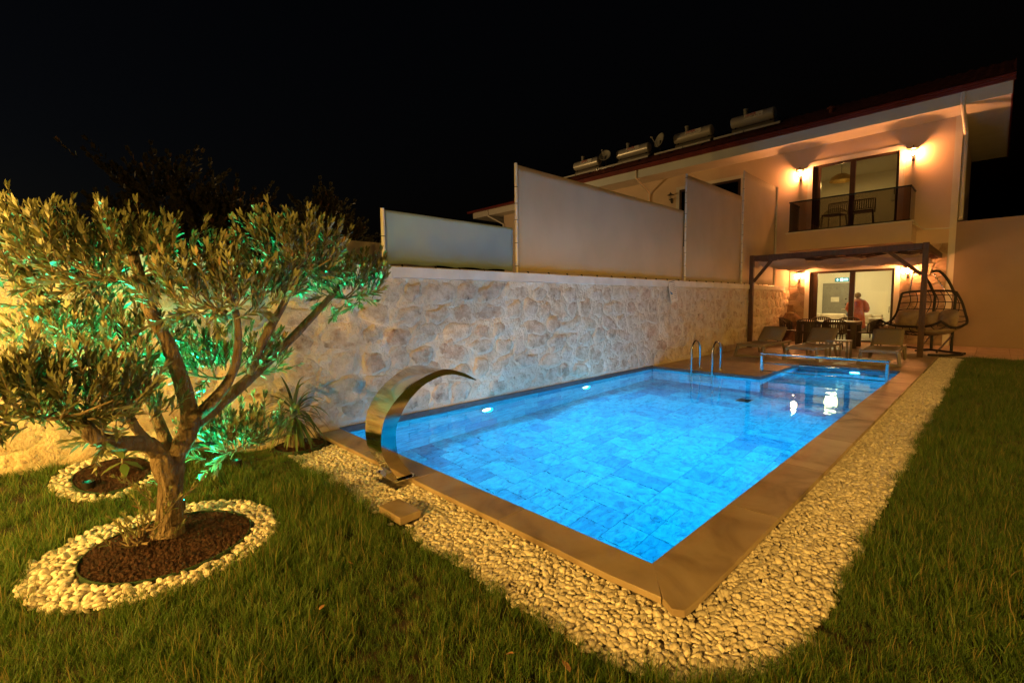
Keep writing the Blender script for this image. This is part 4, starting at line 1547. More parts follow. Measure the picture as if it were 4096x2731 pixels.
def make_chair(name, cat_label, rounded=True, group='dining chairs around the outdoor table'):
    """faces +y"""
    t = thing(name, cat_label, 'chair', (0, 0, 0), group=group)
    MB().box(-.24, .24, -.22, .24, .42, .455).build('seat', 'wicker', t, local=True, bev=.012)
    for sx in (-1, 1):
        MB().tube([(sx * .22, .21, .42), (sx * .24, .24, 0)], [.017, .013], 8).build('leg', 'wicker', t, local=True)
        MB().tube([(sx * .21, -.20, .42), (sx * .25, -.28, 0)], [.017, .013], 8).build('leg', 'wicker', t, local=True)
    top = .83
    arc = [R(a) for a in (range(-88, 89, 11) if rounded else range(-50, 51, 10))]

    def pt(a, z):
        f_ = (z - .43) / .4
        if rounded:
            return (.27 * math.sin(a) * (1 + .06 * f_), -.02 - .25 * math.cos(a) * (1 + .12 * f_), z)
        return (.25 * a / R(50), -.22 - .05 * f_ - .03 * math.cos(a), z)
    rail = [pt(a, top - .035 * (abs(a) / R(88)) ** 2.5 * (4 if rounded else .4)) for a in arc]
    if rounded:
        rail = [pt(arc[0], .45)] + rail + [pt(arc[-1], .45)]
    else:
        rail = [pt(arc[0], .43)] + rail + [pt(arc[-1], .43)]
    MB().tube(rail, .016, 8).build('back_rail', 'wicker', t, local=True, smooth=True)
    lowz = .46 if rounded else .56
    MB().tube([pt(a, lowz) for a in arc], .011, 6).build('lower_rail', 'wicker', t, local=True, smooth=True)
    for a in arc[1:-1]:
        zt = top - .035 * (abs(a) / R(88)) ** 2.5 * (4 if rounded else .4)
        MB().bar(pt(a, lowz), pt(a, zt), .034 if rounded else .022, .008, (math.sin(a), -math.cos(a), 0)).build('slat', 'wicker', t, local=True)
    return t


ch = make_chair('dining_chair', 'x')
spots = ((1.33, 13.50, 0, 'dark slatted dining chair on the pool side of the table, left one'),
         (1.98, 13.50, 0, 'dark slatted dining chair on the pool side of the table, right one'),
         (1.28, 14.98, math.pi, 'dark slatted dining chair on the house side of the table, left one'),
         (2.0, 15.0, math.pi, 'dark slatted dining chair on the house side of the table, right one'),
         (.66, 14.15, -math.pi / 2 , 'dark slatted dining chair at the table end nearest the stone wall'),
         (2.62, 14.25, math.pi / 2, 'dark slatted dining chair at the table end nearest the swing'))
for k, (x, y, rz, lab) in enumerate(spots):
    o = ch if k == 0 else copy_tree(ch)
    o.location = (x, y, 0)
    o.rotation_euler = (0, 0, rz)
    o['label'] = lab
bc = make_chair('balcony_chair', 'x', False, 'chairs on the balcony')
for k, (x, lab) in enumerate(((1.36, 'dark slatted chair on the balcony, left one'), (2.10, 'dark slatted chair on the balcony, right one'))):
    o = bc if k == 0 else copy_tree(bc)
    o.location = (x, 15.80, 3.60)
    o.rotation_euler = (0, 0, math.pi + R(-8 + 14 * k))
    o.scale = (1.12, 1.12, 1.08)
    o['label'] = lab

# ---- swing chair
sw = thing('swing_chair', 'double hanging swing chair of dark rope on a black curved steel stand', 'swing chair', (3.78, 13.75, 0))
wv = Vector((-.36, -.93, 0)).normalized()
uv = Vector((.93, -.36, 0)).normalized()
so = Vector((3.80, 13.75, 0))


def SW(u, w, z):
    return so + uv * u + wv * w + Vector((0, 0, z))


prof = [(-.30, 1.58), (-.36, 1.35), (-.38, 1.1), (-.34, .85), (-.22, .62), (.0, .48), (.26, .45), (.48, .53), (.58, .68)]
halfw = [.58, .66, .72, .78, .82, .82, .80, .76, .66]
pc = catmull([(p[0], p[1], h_) for p, h_ in zip(prof, halfw)], 33)


def surf(a, k):
    w, z, hw = pc[k].x, pc[k].y, pc[k].z
    t_ = k / 32
    lift = .24 * max(0, min(1, (t_ - .30) / .3)) * abs(a) ** 3 * (1 - .35 * max(0, (t_ - .8) / .2))
    return SW(a * hw, w + .12 * abs(a) ** 3 * (1 - t_), z + lift - .05 * abs(a) ** 4 * (1 - t_))


rim = [surf(-1, k) for k in range(32)] + [surf(-1 + 2 * k / 16, 32) for k in range(16)] + [surf(1, 32 - k) for k in range(32)] + [surf(1 - 2 * k / 16, 0) for k in range(17)]
MB().tube(rim, .028, 8).build('basket_rim', 'rope', sw, smooth=True)
b = MB()
for k in range(2, 32, 3):
    b.tube([surf(-1 + 2 * j / 14, k) + Vector((0, 0, .004)) for j in range(15)], .0115, 6)
for j in range(1, 9):
    a = -1 + 2 * j / 9
    b.tube([surf(max(-1, min(1, a + .10 * math.sin(k * .35))), k) for k in range(33)], .0095, 6)
tag(b.build('rope_net', 'rope', sw, smooth=True), kind='stuff')
for s_, (px, py, hx, hy) in enumerate(((4.36, 14.22, 3.92, 13.95), (3.95, 14.52, 3.53, 14.12))):
    a_ = Vector((px, py, 0))
    h_ = Vector((hx, hy, 0))
    pts = [a_, a_ + Vector((0, 0, 1.0)), a_ + Vector((.02, -.02, 1.45))]
    for k in range(1, 9):
        t_ = k / 8
        q = a_.lerp(h_, t_ ** 1.2)
        pts.append(Vector((q.x, q.y, 1.45 + .68 * math.sin(t_ * math.pi / 2) - .06 * max(0, t_ - .75) / .25)))
    MB().tube(pts, .032, 12).build('stand_arm', 'blackmetal', sw, smooth=True)
    tip = pts[-1]
    tg = surf(-.75 if s_ else .55, 0)
    for k in range(9):
        c_ = tip.lerp(tg, (k + .5) / 9)
        MB().lathe([(.012, -.03), (.016, -.01), (.016, .01), (.012, .03)], 6, c_).build('chain_link', 'chrome', sw)
MB().bar((3.30, 15.15, .025), (4.62, 13.72, .025), .06, .045).build('base_beam', 'blackmetal', sw)
MB().tube([(4.02, 12.85, .025), (4.35, 13.05, .025), (4.58, 13.4, .025), (4.60, 13.75, .025)], .028, 10).build('base_foot', 'blackmetal', sw, smooth=True)
MB().bar((4.36, 14.22, .45), (4.12, 13.55, .03), .03, .03).build('stand_brace', 'blackmetal', sw)
MB().bar((3.95, 14.52, .45), (3.72, 13.95, .03), .03, .03).build('stand_brace', 'blackmetal', sw)
MB().bar((3.95, 14.52, .03), (3.70, 13.85, .03), .05, .04).build('base_beam', 'blackmetal', sw)


def pillow(name, label, cat, c, size, axes, bend=0.0):
    ax, ay, az = [Vector(a).normalized() for a in axes]
    b_ = MB()
    n, m = 20, 12
    P_ = []
    for i in range(n):
        th = 2 * math.pi * i / n
        row = []
        for j in range(m + 1):
            ph = -math.pi / 2 + math.pi * j / m
            e = .55

            def sp(v):
                return math.copysign(abs(v) ** e, v)
            x, y, z = sp(math.cos(th)) * abs(math.cos(ph)) ** .6, sp(math.sin(th)) * abs(math.cos(ph)) ** .6, math.sin(ph)
            z *= (1 - .45 * max(abs(x), abs(y)) ** 3)
            wob = 1 + .06 * fbm(x * 1.5 + c[0], y * 1.5, z + c[1], 1.5, 3)
            p_ = ax * x * size[0] * wob + ay * y * size[1] * wob + az * (z * size[2] * wob + bend * x * x)
            row.append(Vector(c) + p_)
        P_.append(row)
    b_.grid(P_, closed_u=True)
    o_ = b_.build(name, 'cushion', None, smooth=False)
    o_.data.shade_smooth()
    # put the origin at the cushion
    o_.data.transform(Matrix.Translation(-Vector(c)))
    o_.location = c
    return tag(o_, label, cat, 'cushions on the swing chair')


Z = Vector((0, 0, 1))
pillow('seat_cushion', 'long brown seat cushion on the left half of the swing chair', 'cushion', SW(-.36, .24, .58), (.42, .34, .10), (uv, wv, Z), .06)
pillow('seat_cushion', 'long brown seat cushion on the right half of the swing chair', 'cushion', SW(.36, .22, .58), (.40, .34, .10), (uv, wv, Z), .06)
pillow('back_cushion', 'plump brown cushion standing at the left of the swing chair', 'cushion', SW(-.38, -.10, .86), (.27, .24, .11), (uv, wv * -.35 + Z, wv + Z * .35), 0)
pillow('back_cushion', 'brown cushion leaning in the middle of the swing chair', 'cushion', SW(.06, -.10, .82), (.25, .22, .10), (uv + Z * .3, wv * -.35 + Z, wv + Z * .35), 0)
pillow('back_cushion', 'brown cushion squeezed into the right side of the swing chair', 'cushion', SW(.50, -.06, .88), (.26, .23, .11), (uv * .9 + wv * .3, wv * -.35 + Z, wv + Z * .35), 0)

# ---- driftwood ornament in the corner
dw = thing('driftwood_stump', 'gnarled driftwood stump with spread roots in the corner by the stone wall', 'wood stump', (.30, 15.55, 0))
b = MB()
P = []
for i in range(17):
    z = .95 * i / 16
    row = []
    for j in range(20):
        a = 2 * math.pi * j / 20
        r_ = .13 + .16 * math.exp(-z * 7) * (1 + .7 * math.cos(4 * a + .6)) + .14 * math.exp(-((z - .72) / .16) ** 2) * (1 + .5 * math.cos(3 * a)) + .035 * fbm(math.cos(a) * 1.4, math.sin(a) * 1.4, z * 3, 1.5, 4)
        row.append((.30 + r_ * math.cos(a) + .05 * math.sin(z * 4), 15.55 + r_ * math.sin(a), z))
    P.append(row + [row[0]])
b.grid(P)
o = b.build('stump', 'driftwood', dw)
o.data.shade_smooth()
MB().lathe([(.11, .93), (.10, .97), (.02, .975)], 16, (.30, 15.50, 0)).build('cut_face', 'palewood', dw, smooth=True)
pl = MB().box(-.085, .085, -.02, .02, 0, 1.22).build('wood_plank', 'driftwood', None, bev=.006)
pl.location = (.12, 15.85, .0)
pl.rotation_euler = (R(-4), R(4), R(25))
tag(pl, 'dark wooden plank standing upright behind the driftwood stump', 'plank')

# ---- living room furniture
sofa = thing('sofa', 'beige fabric sofa inside the lit living room with wooden feet', 'sofa', (.7, 19.2, 0))
MB().box(-.75, 2.22, 18.62, 19.55, .14, .30).build('base', 'sofa', sofa, bev=.02)
for k in range(3):
    MB().box(-.50 + k * .815, .30 + k * .815, 18.56, 19.30, .30, .46).build('seat_cushion', 'sofa', sofa, bev=.05)
    MB().box(-.50 + k * .815, .30 + k * .815, 19.25, 19.50, .46, .84).build('back_cushion', 'sofa', sofa, bev=.06)
MB().box(-.75, 2.22, 19.50, 19.66, .14, .80).build('backrest', 'sofa', sofa, bev=.04)
MB().box(1.96, 2.26, 18.50, 19.60, .14, .69).build('armrest', 'sofa', sofa, bev=.03)
MB().box(-.80, -.52, 18.50, 19.60, .14, .69).build('armrest', 'sofa', sofa, bev=.03)
for x in (-.70, .7, 2.02, 2.18):
    for y in (18.56, 19.5):
        MB().tube([(x, y, .14), (x, y, 0)], [.028, .018], 8).build('leg', 'wicker', sofa)
th = MB().grid([[(1.93 + .37 * v, 18.62 + .30 * u, .702 + .014 * math.sin(9 * u) * 1 - (.35 * max(0, v - .9) / .1 if v > .9 else 0)) for v in [k / 12 for k in range(13)]] for u in [k / 8 for k in range(9)]]).build('throw_blanket', 'paper')
th.data.shade_smooth()
th.modifiers.new('thickness', 'SOLIDIFY').thickness = .012
tag(th, 'pale throw blanket lying over the arm of the beige sofa', 'blanket')
fbx = MB().box(2.955, 2.998, 18.9, 19.05, 1.02, 1.18).build('alarm_box', 'redprint', None, bev=.01)
tag(fbx, 'small red and white alarm box on the living room wall', 'alarm box')


# ---- person seen from behind
def person(x, y):
    t = thing('person', 'person seen from behind in a red patterned robe beside the sofa', 'person', (x, y, 0))
    V = [(0, 0, .92), (0, 0, 1.08), (0, .01, 1.24), (0, 0, 1.36), (0, .01, 1.42), (0, .03, 1.50), (0, .03, 1.585),
         (.17, 0, 1.32), (.25, .03, 1.10), (.22, .20, .98), (.19, .27, .96),
         (-.17, 0, 1.32), (-.25, .03, 1.10), (-.22, .20, .98), (-.19, .27, .96),
         (.09, 0, .86), (.095, .01, .48), (.095, -.01, .09), (.10, .12, .035),
         (-.09, 0, .86), (-.095, .01, .48), (-.095, -.01, .09), (-.10, .12, .035)]
    E_ = [(0, 1), (1, 2), (2, 3), (3, 4), (4, 5), (5, 6), (3, 7), (7, 8), (8, 9), (9, 10), (3, 11), (11, 12), (12, 13), (13, 14), (0, 15), (15, 16), (16, 17), (17, 18), (0, 19), (19, 20), (20, 21), (21, 22)]
    Rr = [.13, .12, .13, .08, .05, .075, .06, .06, .045, .034, .022, .06, .045, .034, .022, .085, .055, .04, .028, .085, .055, .04, .028]
    me = bpy.data.meshes.new('body')
    me.from_pydata(V, E_, [])
    o = bpy.data.objects.new('body', me)
    COL.objects.link(o)
    o.parent = t
    me.materials.append(MT['skin'])
    sk_ = o.modifiers.new('skin', 'SKIN')
    for k, r_ in enumerate(Rr):
        me.skin_vertices[0].data[k].radius = (r_, r_ * .85 if k < 3 else r_)
    me.skin_vertices[0].data[0].use_root = True
    sk_.use_smooth_shade = True
    o.modifiers.new('sub', 'SUBSURF').levels = 2
    o.modifiers['sub'].render_levels = 2
    # fingers
    for s_ in (-1, 1):
        for q in range(5):
            base = Vector((s_ * .19 + s_ * (-.02 + q * .011), .29, .955 - .004 * q))
            ln = (.035, .05, .055, .052, .042)[q]
            MB().tube([base, base + Vector((-s_ * .01, ln * .6, -.01)), base + Vector((-s_ * .02, ln, -.03))], [.009, .008, .006], 6).build('finger', 'skin', t, local=True, smooth=True)
    # robe
    P_ = []
    for (z, rx, ry, oy) in ((1.37, .07, .06, 0), (1.35, .15, .09, 0), (1.30, .205, .115, 0), (1.18, .205, .13, 0), (1.02, .19, .135, 0), (.92, .205, .15, 0), (.75, .235, .18, 0), (.55, .255, .20, 0), (.38, .27, .215, 0), (.36, .25, .20, 0)):
        P_.append([(rx * math.cos(2 * math.pi * k / 28) * (1 + .03 * math.sin(k * 3 + z * 8) * (1.3 - z)), oy + ry * math.sin(2 * math.pi * k / 28), z) for k in range(29)])
    rb = MB().grid(P_)
    for s_ in (-1, 1):
        rb.tube([(s_ * .15, 0, 1.32), (s_ * .235, .01, 1.2), (s_ * .275, .04, 1.06), (s_ * .25, .14, .99), (s_ * .23, .20, .97)], [.07, .085, .085, .085, .08], 14)
    ro = rb.build('robe', 'robe', t, local=True)
    ro.data.shade_smooth()
    b_ = MB()
    for k, s_ in enumerate((.10, .065, .032)):
        for (xa, xb, za, zb) in ((-s_, s_, 1.20 + s_, 1.215 + s_), (-s_, s_, 1.20 - s_, 1.215 - s_), (-s_, -s_ + .014, 1.20 - s_, 1.2 + s_), (s_ - .014, s_, 1.2 - s_, 1.2 + s_)):
            b_.box(xa, xb, -.142, -.118, za, zb)
    tag(b_.build('robe_print', 'robepat', t, local=True), kind='stuff')
    # hair
    P_ = []
    for i in range(10):
        ph = R(-62) + R(152) * i / 9
        P_.append([(.098 * math.cos(ph) * math.cos(2 * math.pi * k / 20) * (1 + .10 * fbm(k * .7, i * .7, 1)), .015 + .105 * math.cos(ph) * math.sin(2 * math.pi * k / 20) - .02, 1.52 + .105 * math.sin(ph) + .01 * fbm(k, i, 4)) for k in range(21)])
    hr = MB().grid(P_).build('hair', 'hair', t, local=True)
    hr.data.shade_smooth()
    MB().lathe([(.012, 0), (.018, .02), (.004, .05)], 8, (.082, .03, 1.485)).build('ear', 'skin', t, local=True)
    MB().lathe([(.012, 0), (.018, .02), (.004, .05)], 8, (-.082, .03, 1.485)).build('ear', 'skin', t, local=True)
    MB().lathe([(.014, -.03), (.016, -.01), (.004, .03)], 8, (0, .115, 1.50)).build('nose', 'skin', t, local=True)
    return t


person(1.66, 18.25)
bcl = MB().grid([[(1.36 + .05 * math.sin(6 * v) + .10 * u, 18.42 + .04 * u, 1.10 - .34 * v - .05 * u) for v in [k / 8 for k in range(9)]] for u in [k / 5 for k in range(6)]]).build('blue_garment', 'bluecloth')
bcl.modifiers.new('thickness', 'SOLIDIFY').thickness = .02
tag(bcl, 'blue garment held at the left arm of the person in the robe', 'garment')

#--SECTION5--

# ================================================================== GARDEN
def sstep(t_):
    t_ = max(0.0, min(1.0, t_))
    return t_ * t_ * (3 - 2 * t_)


def gz(x, y):
    """lawn level: nearly flat, banked up a little towards the stone wall on the left"""
    return -.06 + .20 * sstep((1.05 - x) / 1.0) * sstep((-.85 - y) / .9) + .006 * fbm(x, y, 0, 1.6, 2)


P = []
for i in range(61):
    x = .0 + 1.5 * i / 60
    P.append([(x, -4.4 + 3.72 * j / 60, gz(x, -4.4 + 3.72 * j / 60) + .002) for j in range(61)])
lb = MB()
lb.grid(P)
o = lb.build('lawn_bank', 'soil')
o.data.shade_smooth()
tag(o, kind='structure')

B1, R1o, R1i = (1.66, -1.83), .615, .425      # olive bed
B1c = (1.70, -1.80)
B2, R2o, R2i = (.36, -2.0), .335, .24
B3, R3i = (.235, -.525), .235


def bump_mesh(name, mat, sub, sx, sy, sz, amp, freq, seed, smooth=True):
    bm_ = bmesh.new()
    bmesh.ops.create_icosphere(bm_, subdivisions=sub, radius=1.0)
    for v in bm_.verts:
        n_ = fbm(v.co.x + seed * 3.1, v.co.y, v.co.z, freq, 3)
        v.co *= 1 + amp * n_
        v.co.x *= sx
        v.co.y *= sy
        v.co.z *= sz
    me = bpy.data.meshes.new(name)
    bm_.to_mesh(me)
    bm_.free()
    me.materials.append(MT[mat])
    if smooth:
        me.shade_smooth()
    return me


rg = np.random.default_rng(5)
peb = [source('pebble_source', bump_mesh('pebble', 'pebble', 3, 1.0, rg.uniform(.60, .88), rg.uniform(.34, .52), .30, 1.0, k)) for k in range(9)]
lav = [source('lava_source', bump_mesh('lava', 'lava', 2, 1.0, rg.uniform(.7, .95), rg.uniform(.6, .85), .45, 1.6, k + 20, False)) for k in range(6)]


def strew(name, label, cat, test, box, spacing, r0, r1, zf, srcs, layers=2, tilt=.5, dz=None, prop=1.0):
    pts, ro, sc_, ix = [], [], [], []
    x0_, x1_, y0_, y1_ = box
    for L_ in range(layers):
        nx_, ny_ = int((x1_ - x0_) / spacing), int((y1_ - y0_) / spacing)
        for i in range(nx_):
            for j in range(ny_):
                x = x0_ + (i + .5 * (j % 2) + rg.uniform(-.3, .3) + .4 * L_) * spacing
                y = y0_ + (j + rg.uniform(-.3, .3) + .5 * L_) * spacing
                if not test(x, y):
                    continue
                s_ = r0 + (r1 - r0) * rg.random() ** 1.6
                if rg.random() < .03:
                    s_ *= 1.25
                pts.append((x, y, zf(x, y) + (L_ * .55 - .35) * r0 * 1.1 + rg.uniform(-.15, .15) * r0))
                ro.append((rg.normal(0, tilt), rg.normal(0, tilt), rg.uniform(0, 6.28)))
                sc_.append((s_, s_, s_))
                ix.append(rg.integers(0, len(srcs)))
    o = scatter(name, pts, ro, sc_, ix, srcs)
    return tag(o, label, cat, kind='stuff')


def wob(x, y):
    return .022 * fbm(x, y, 3, 5.0, 3)


def corner(x, y):
    return ((x - 4.0) / .64) ** 2 + ((y - .1) / .79) ** 2 if x > 4.0 and y < .1 else 0.0


def in_strip(x, y):
    w_ = wob(x, y)
    a = .40 < x < 4.23 and -.70 + w_ < y < -.222
    if a and math.hypot(x - B3[0], y - B3[1]) < R3i + .03:
        a = False
    if a and -.40 < y < -.17 and 1.57 < x < 1.92:
        a = False
    c = 4.19 < x < 4.635 + w_ and -.60 < y < 13.1
    d = 3.7 < x < 4.64 and -.70 + w_ < y < -.25
    if d or c:
        # rounded outer corner
        if corner(x, y) > 1 + 2 * w_:
            return False
    if 2.17 < x < 2.5 and -.70 < y < -.51:
        return False
    return a or c or d


strew('white_pebbles', 'band of small white pebbles laid round the pool coping', 'pebbles', in_strip, (.38, 4.68, -.74, 13.1), .0305, .0135, .0275, lambda x, y: -.052, peb, tilt=.38)


def in_ring1(x, y):
    return math.hypot(x - B1[0], y - B1[1]) < R1o + wob(x, y) and math.hypot(x - B1c[0], y - B1c[1]) > R1i + .012


strew('white_pebbles', 'ring of larger white pebbles round the olive tree bed', 'pebbles', in_ring1, (.95, 2.35, -2.55, -1.1), .040, .018, .033, lambda x, y: -.046, peb, layers=3, tilt=.4)


def in_ring2(x, y):
    return math.hypot(x - B2[0], y - B2[1]) < R2o + wob(x, y) and math.hypot(x - B2[0] - .03, y - B2[1] - .02) > R2i + .01


strew('white_pebbles', 'ring of white pebbles round the small planted bed by the wall', 'pebbles', in_ring2, (-.0, .75, -2.4, -1.6), .042, .020, .032, lambda x, y: gz(x, y) + .010, peb, layers=3, tilt=.4)
strew('lava_mulch', 'red brown lava gravel covering the olive tree bed', 'mulch', lambda x, y: math.hypot(x - B1c[0], y - B1c[1]) < R1i - .008, (1.25, 2.15, -2.25, -1.35), .0175, .008, .0175,
      lambda x, y: -.035 + .012 * fbm(x, y, 0, 4, 2), lav, tilt=1.5)
strew('lava_mulch', 'red brown lava gravel in the small bed by the wall', 'mulch', lambda x, y: math.hypot(x - B2[0] - .03, y - B2[1] - .02) < R2i - .006, (.1, .68, -2.3, -1.7), .0175, .008, .017,
      lambda x, y: gz(x, y) + .02, lav, tilt=1.5)
strew('lava_mulch', 'red brown lava gravel in the round bed under the yucca', 'mulch', lambda x, y: math.hypot(x - B3[0], y - B3[1]) < R3i - .006 and x > .03, (.0, .5, -.8, -.25), .0175, .008, .017,
      lambda x, y: -.035, lav, tilt=1.5)


def edging(c, r_, zf, label):
    b_ = MB()
    P_ = []
    for k in range(65):
        a = 2 * math.pi * k / 64
        x, y = c[0] + r_ * math.cos(a), c[1] + r_ * math.sin(a)
        x2, y2 = c[0] + (r_ - .006) * math.cos(a), c[1] + (r_ - .006) * math.sin(a)
        z = zf(x, y)
        P_.append([(x, y, z - .04), (x, y, z + .033 + .003 * math.sin(3 * a)), (x2, y2, z + .033 + .003 * math.sin(3 * a)), (x2, y2, z - .04)])
    b_.grid(P_)
    return tag(b_.build('bed_edging', 'edging'), label, 'edging', 'plastic bed edgings')


edging(B1c, R1i, lambda x, y: -.05, 'green plastic edging strip round the olive tree bed')
edging((B2[0] + .03, B2[1] + .02), R2i, gz, 'green plastic edging strip round the small bed by the wall')
edging(B3, R3i, lambda x, y: -.05, 'green plastic edging strip round the yucca bed')

# ---- grass
pass
m_, n_, l_, b_ = new_mat('lawn_grass')
at_ = n_.new('ShaderNodeAttribute')
at_.attribute_name = 'tone'
oi_ = n_.new('ShaderNodeObjectInfo')
ad_ = n_.new('ShaderNodeMath')
ad_.operation = 'MULTIPLY_ADD'
l_.new(oi_.outputs['Random'], ad_.inputs[0])
ad_.inputs[1].default_value = .3
l_.new(at_.outputs['Fac'], ad_.inputs[2])
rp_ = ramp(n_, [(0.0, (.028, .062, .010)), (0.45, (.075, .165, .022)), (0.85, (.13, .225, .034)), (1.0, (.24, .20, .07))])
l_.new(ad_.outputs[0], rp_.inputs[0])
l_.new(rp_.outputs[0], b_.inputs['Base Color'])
b_.inputs['Roughness'].default_value = .55
tr_ = n_.new('ShaderNodeBsdfTranslucent')
l_.new(rp_.outputs[0], tr_.inputs[0])
ms_ = n_.new('ShaderNodeMixShader')
ms_.inputs[0].default_value = .3
l_.new(b_.outputs[0], ms_.inputs[1])
l_.new(tr_.outputs[0], ms_.inputs[2])
l_.new(ms_.outputs[0], n_['Material Output'].inputs[0])
MT['grass'] = m_


def tuft(seed, nb=34, rad=.05, hmin=.035, hmax=.10, stalk=False):
    rs_ = random.Random(seed)
    V, F, T = [], [], []
    for q in range(nb):
        a = rs_.uniform(0, 6.28)
        d_ = rad * math.sqrt(rs_.random())
        px, py = d_ * math.cos(a), d_ * math.sin(a)
        h_ = rs_.uniform(hmin, hmax)
        la = rs_.uniform(0, 6.28)
        le = rs_.uniform(.1, .75) * h_
        w_ = rs_.uniform(.0008, .0016)
        fa = rs_.uniform(0, 6.28)
        wx, wy = w_ * math.cos(fa), w_ * math.sin(fa)
        tone = rs_.uniform(0, .68) if rs_.random() < .9 else rs_.uniform(.75, 1.0)
        o_ = len(V)
        if stalk and q % 9 == 0:
            h_ *= 1.7
            le *= .6
            tone = rs_.uniform(.7, 1)
        for s_, ww in ((0, 1), (.4, .9), (.75, .6)):
            x, y, z = px + math.cos(la) * le * s_ ** 1.8, py + math.sin(la) * le * s_ ** 1.8, h_ * s_ * (1 - .12 * s_)
            V += [(x - wx * ww, y - wy * ww, z), (x + wx * ww, y + wy * ww, z)]
        V.append((px + math.cos(la) * le, py + math.sin(la) * le, h_ * .88))
        F += [(o_, o_ + 1, o_ + 3, o_ + 2), (o_ + 2, o_ + 3, o_ + 5, o_ + 4), (o_ + 4, o_ + 5, o_ + 6)]
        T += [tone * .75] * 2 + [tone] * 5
    me = bpy.data.meshes.new('tuft')
    me.from_pydata(V, [], F)
    at2 = me.attributes.new('tone', 'FLOAT', 'POINT')
    at2.data.foreach_set('value', T)
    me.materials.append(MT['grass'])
    return source('tuft_source', me)


tufts = [tuft(k, stalk=(k % 3 == 0)) for k in range(12)]


def grass_ok(x, y):
    if math.hypot(x - B1[0], y - B1[1]) < R1o + .015 + wob(x, y):
        return False
    if math.hypot(x - B2[0], y - B2[1]) < R2o + .01 + wob(x, y):
        return False
    if math.hypot(x - B3[0], y - B3[1]) < R3i + .02:
        return False
    if x >= 4.0 and y < .1 and corner(x, y) > .99 + 2 * wob(x, y):
        return True
    if x < 4.3 and y > -.685 + wob(x, y):
        return False
    if 4.2 < x < 4.635 and y > -.3:
        return False
    if x >= 4.2 and y > -.69 and x < 4.64:
        return False
    if x > 4.6 and y > -.6 and x < 4.632 + wob(x, y):
        return False
    return True


pts, ro, sc_, ix = [], [], [], []


def sow(x0_, x1_, y0_, y1_, dens, smul=1.0):
    n__ = int((x1_ - x0_) * (y1_ - y0_) * dens)
    for _ in range(n__):
        x, y = rg.uniform(x0_, x1_), rg.uniform(y0_, y1_)
        if not grass_ok(x, y):
            continue
        s_ = rg.uniform(.65, 1.2) * smul * (1 + .55 * fbm(x, y, 7, 1.1, 3))
        pts.append((x, y, gz(x, y) if x < 2 else -.062))
        ro.append((rg.normal(0, .12), rg.normal(0, .12), rg.uniform(0, 6.28)))
        sc_.append((s_, s_, s_))
        ix.append(rg.integers(0, 12))


sow(.03, 2.4, -3.1, -.66, 620)
sow(2.4, 4.95, -2.6, -.5, 820)
sow(4.55, 5.7, -.9, 2.6, 760)
sow(4.6, 6.3, 2.6, 13.08, 460, 1.0)
sow(4.2, 4.66, -.5, .1, 800)
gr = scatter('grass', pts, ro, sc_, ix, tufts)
tag(gr, 'short green lawn grass round the pebble band', 'grass', kind='stuff')

# ---- dry leaves on the lawn
lv = MB().add([(0, 0, 0), (.012, .012, .004), (.014, .035, .006), (0, .06, .002), (-.014, .033, .007), (-.011, .012, .005)], [(0, 1, 2, 3, 4, 5)]).mesh('dry_leaf', 'dryleaf')
rs = random.Random(3)
for k in range(9):
    x, y = rs.uniform(2.6, 4.3), rs.uniform(-2.1, -.85)
    o = put(lv, 'dry_leaf', None, (x, y, -.062 + rs.uniform(.05, .075)), (rs.uniform(-.6, .6), rs.uniform(-.6, .6), rs.uniform(0, 6)), [rs.uniform(.6, 1.1)] * 3)
    tag(o, 'small dry brown leaf fallen on the lawn in front of the pebbles', 'leaf', 'dry leaves on the lawn')

# ---- leaf building
LEAF_V = np.array([(0, 0, 0), (-.42, .2, .03), (.42, .2, .03), (-.60, .5, .055), (.60, .5, .055), (-.36, .80, .02), (.36, .80, .02), (0, 1, -.06)])
LEAF_F = [(0, 2, 1), (1, 2, 4, 3), (3, 4, 6, 5), (5, 6, 7)]


def leaf_mesh_obj(mat):
    me = bpy.data.meshes.new('leaf')
    me.from_pydata([tuple(v) for v in LEAF_V], [], LEAF_F)
    at2 = me.attributes.new('tone', 'FLOAT', 'POINT')
    at2.data.foreach_set('value', [.6] * 8)
    me.materials.append(MT[mat])
    me.shade_smooth()
    return me


def leaves_to_mesh(name, Lv, mat, parent):
    """Lv: list of (base, side, dir, normal, length, width, tone)"""
    n__ = len(Lv)
    base = np.array([l[0] for l in Lv])
    side = np.array([l[1] for l in Lv])
    dr = np.array([l[2] for l in Lv])
    nm = np.array([l[3] for l in Lv])
    ln = np.array([l[4] for l in Lv])
    wd = np.array([l[5] for l in Lv])
    tn = np.array([l[6] for l in Lv])
    V = base[:, None, :] + side[:, None, :] * (LEAF_V[None, :, 0] * wd[:, None])[:, :, None] + dr[:, None, :] * (LEAF_V[None, :, 1] * ln[:, None])[:, :, None] + nm[:, None, :] * ((LEAF_V[None, :, 2]) * ln[:, None])[:, :, None]
    V = V.reshape(-1, 3)
    F = []
    for k in range(n__):
        F += [tuple(i + 8 * k for i in f) for f in LEAF_F]
    me = bpy.data.meshes.new(name)
    me.from_pydata(V.tolist(), [], F)
    at2 = me.attributes.new('tone', 'FLOAT', 'POINT')
    at2.data.foreach_set('value', np.repeat(tn, 8))
    me.materials.append(MT[mat])
    me.shade_smooth()
    o = bpy.data.objects.new(name, me)
    COL.objects.link(o)
    o.parent = parent
    return o


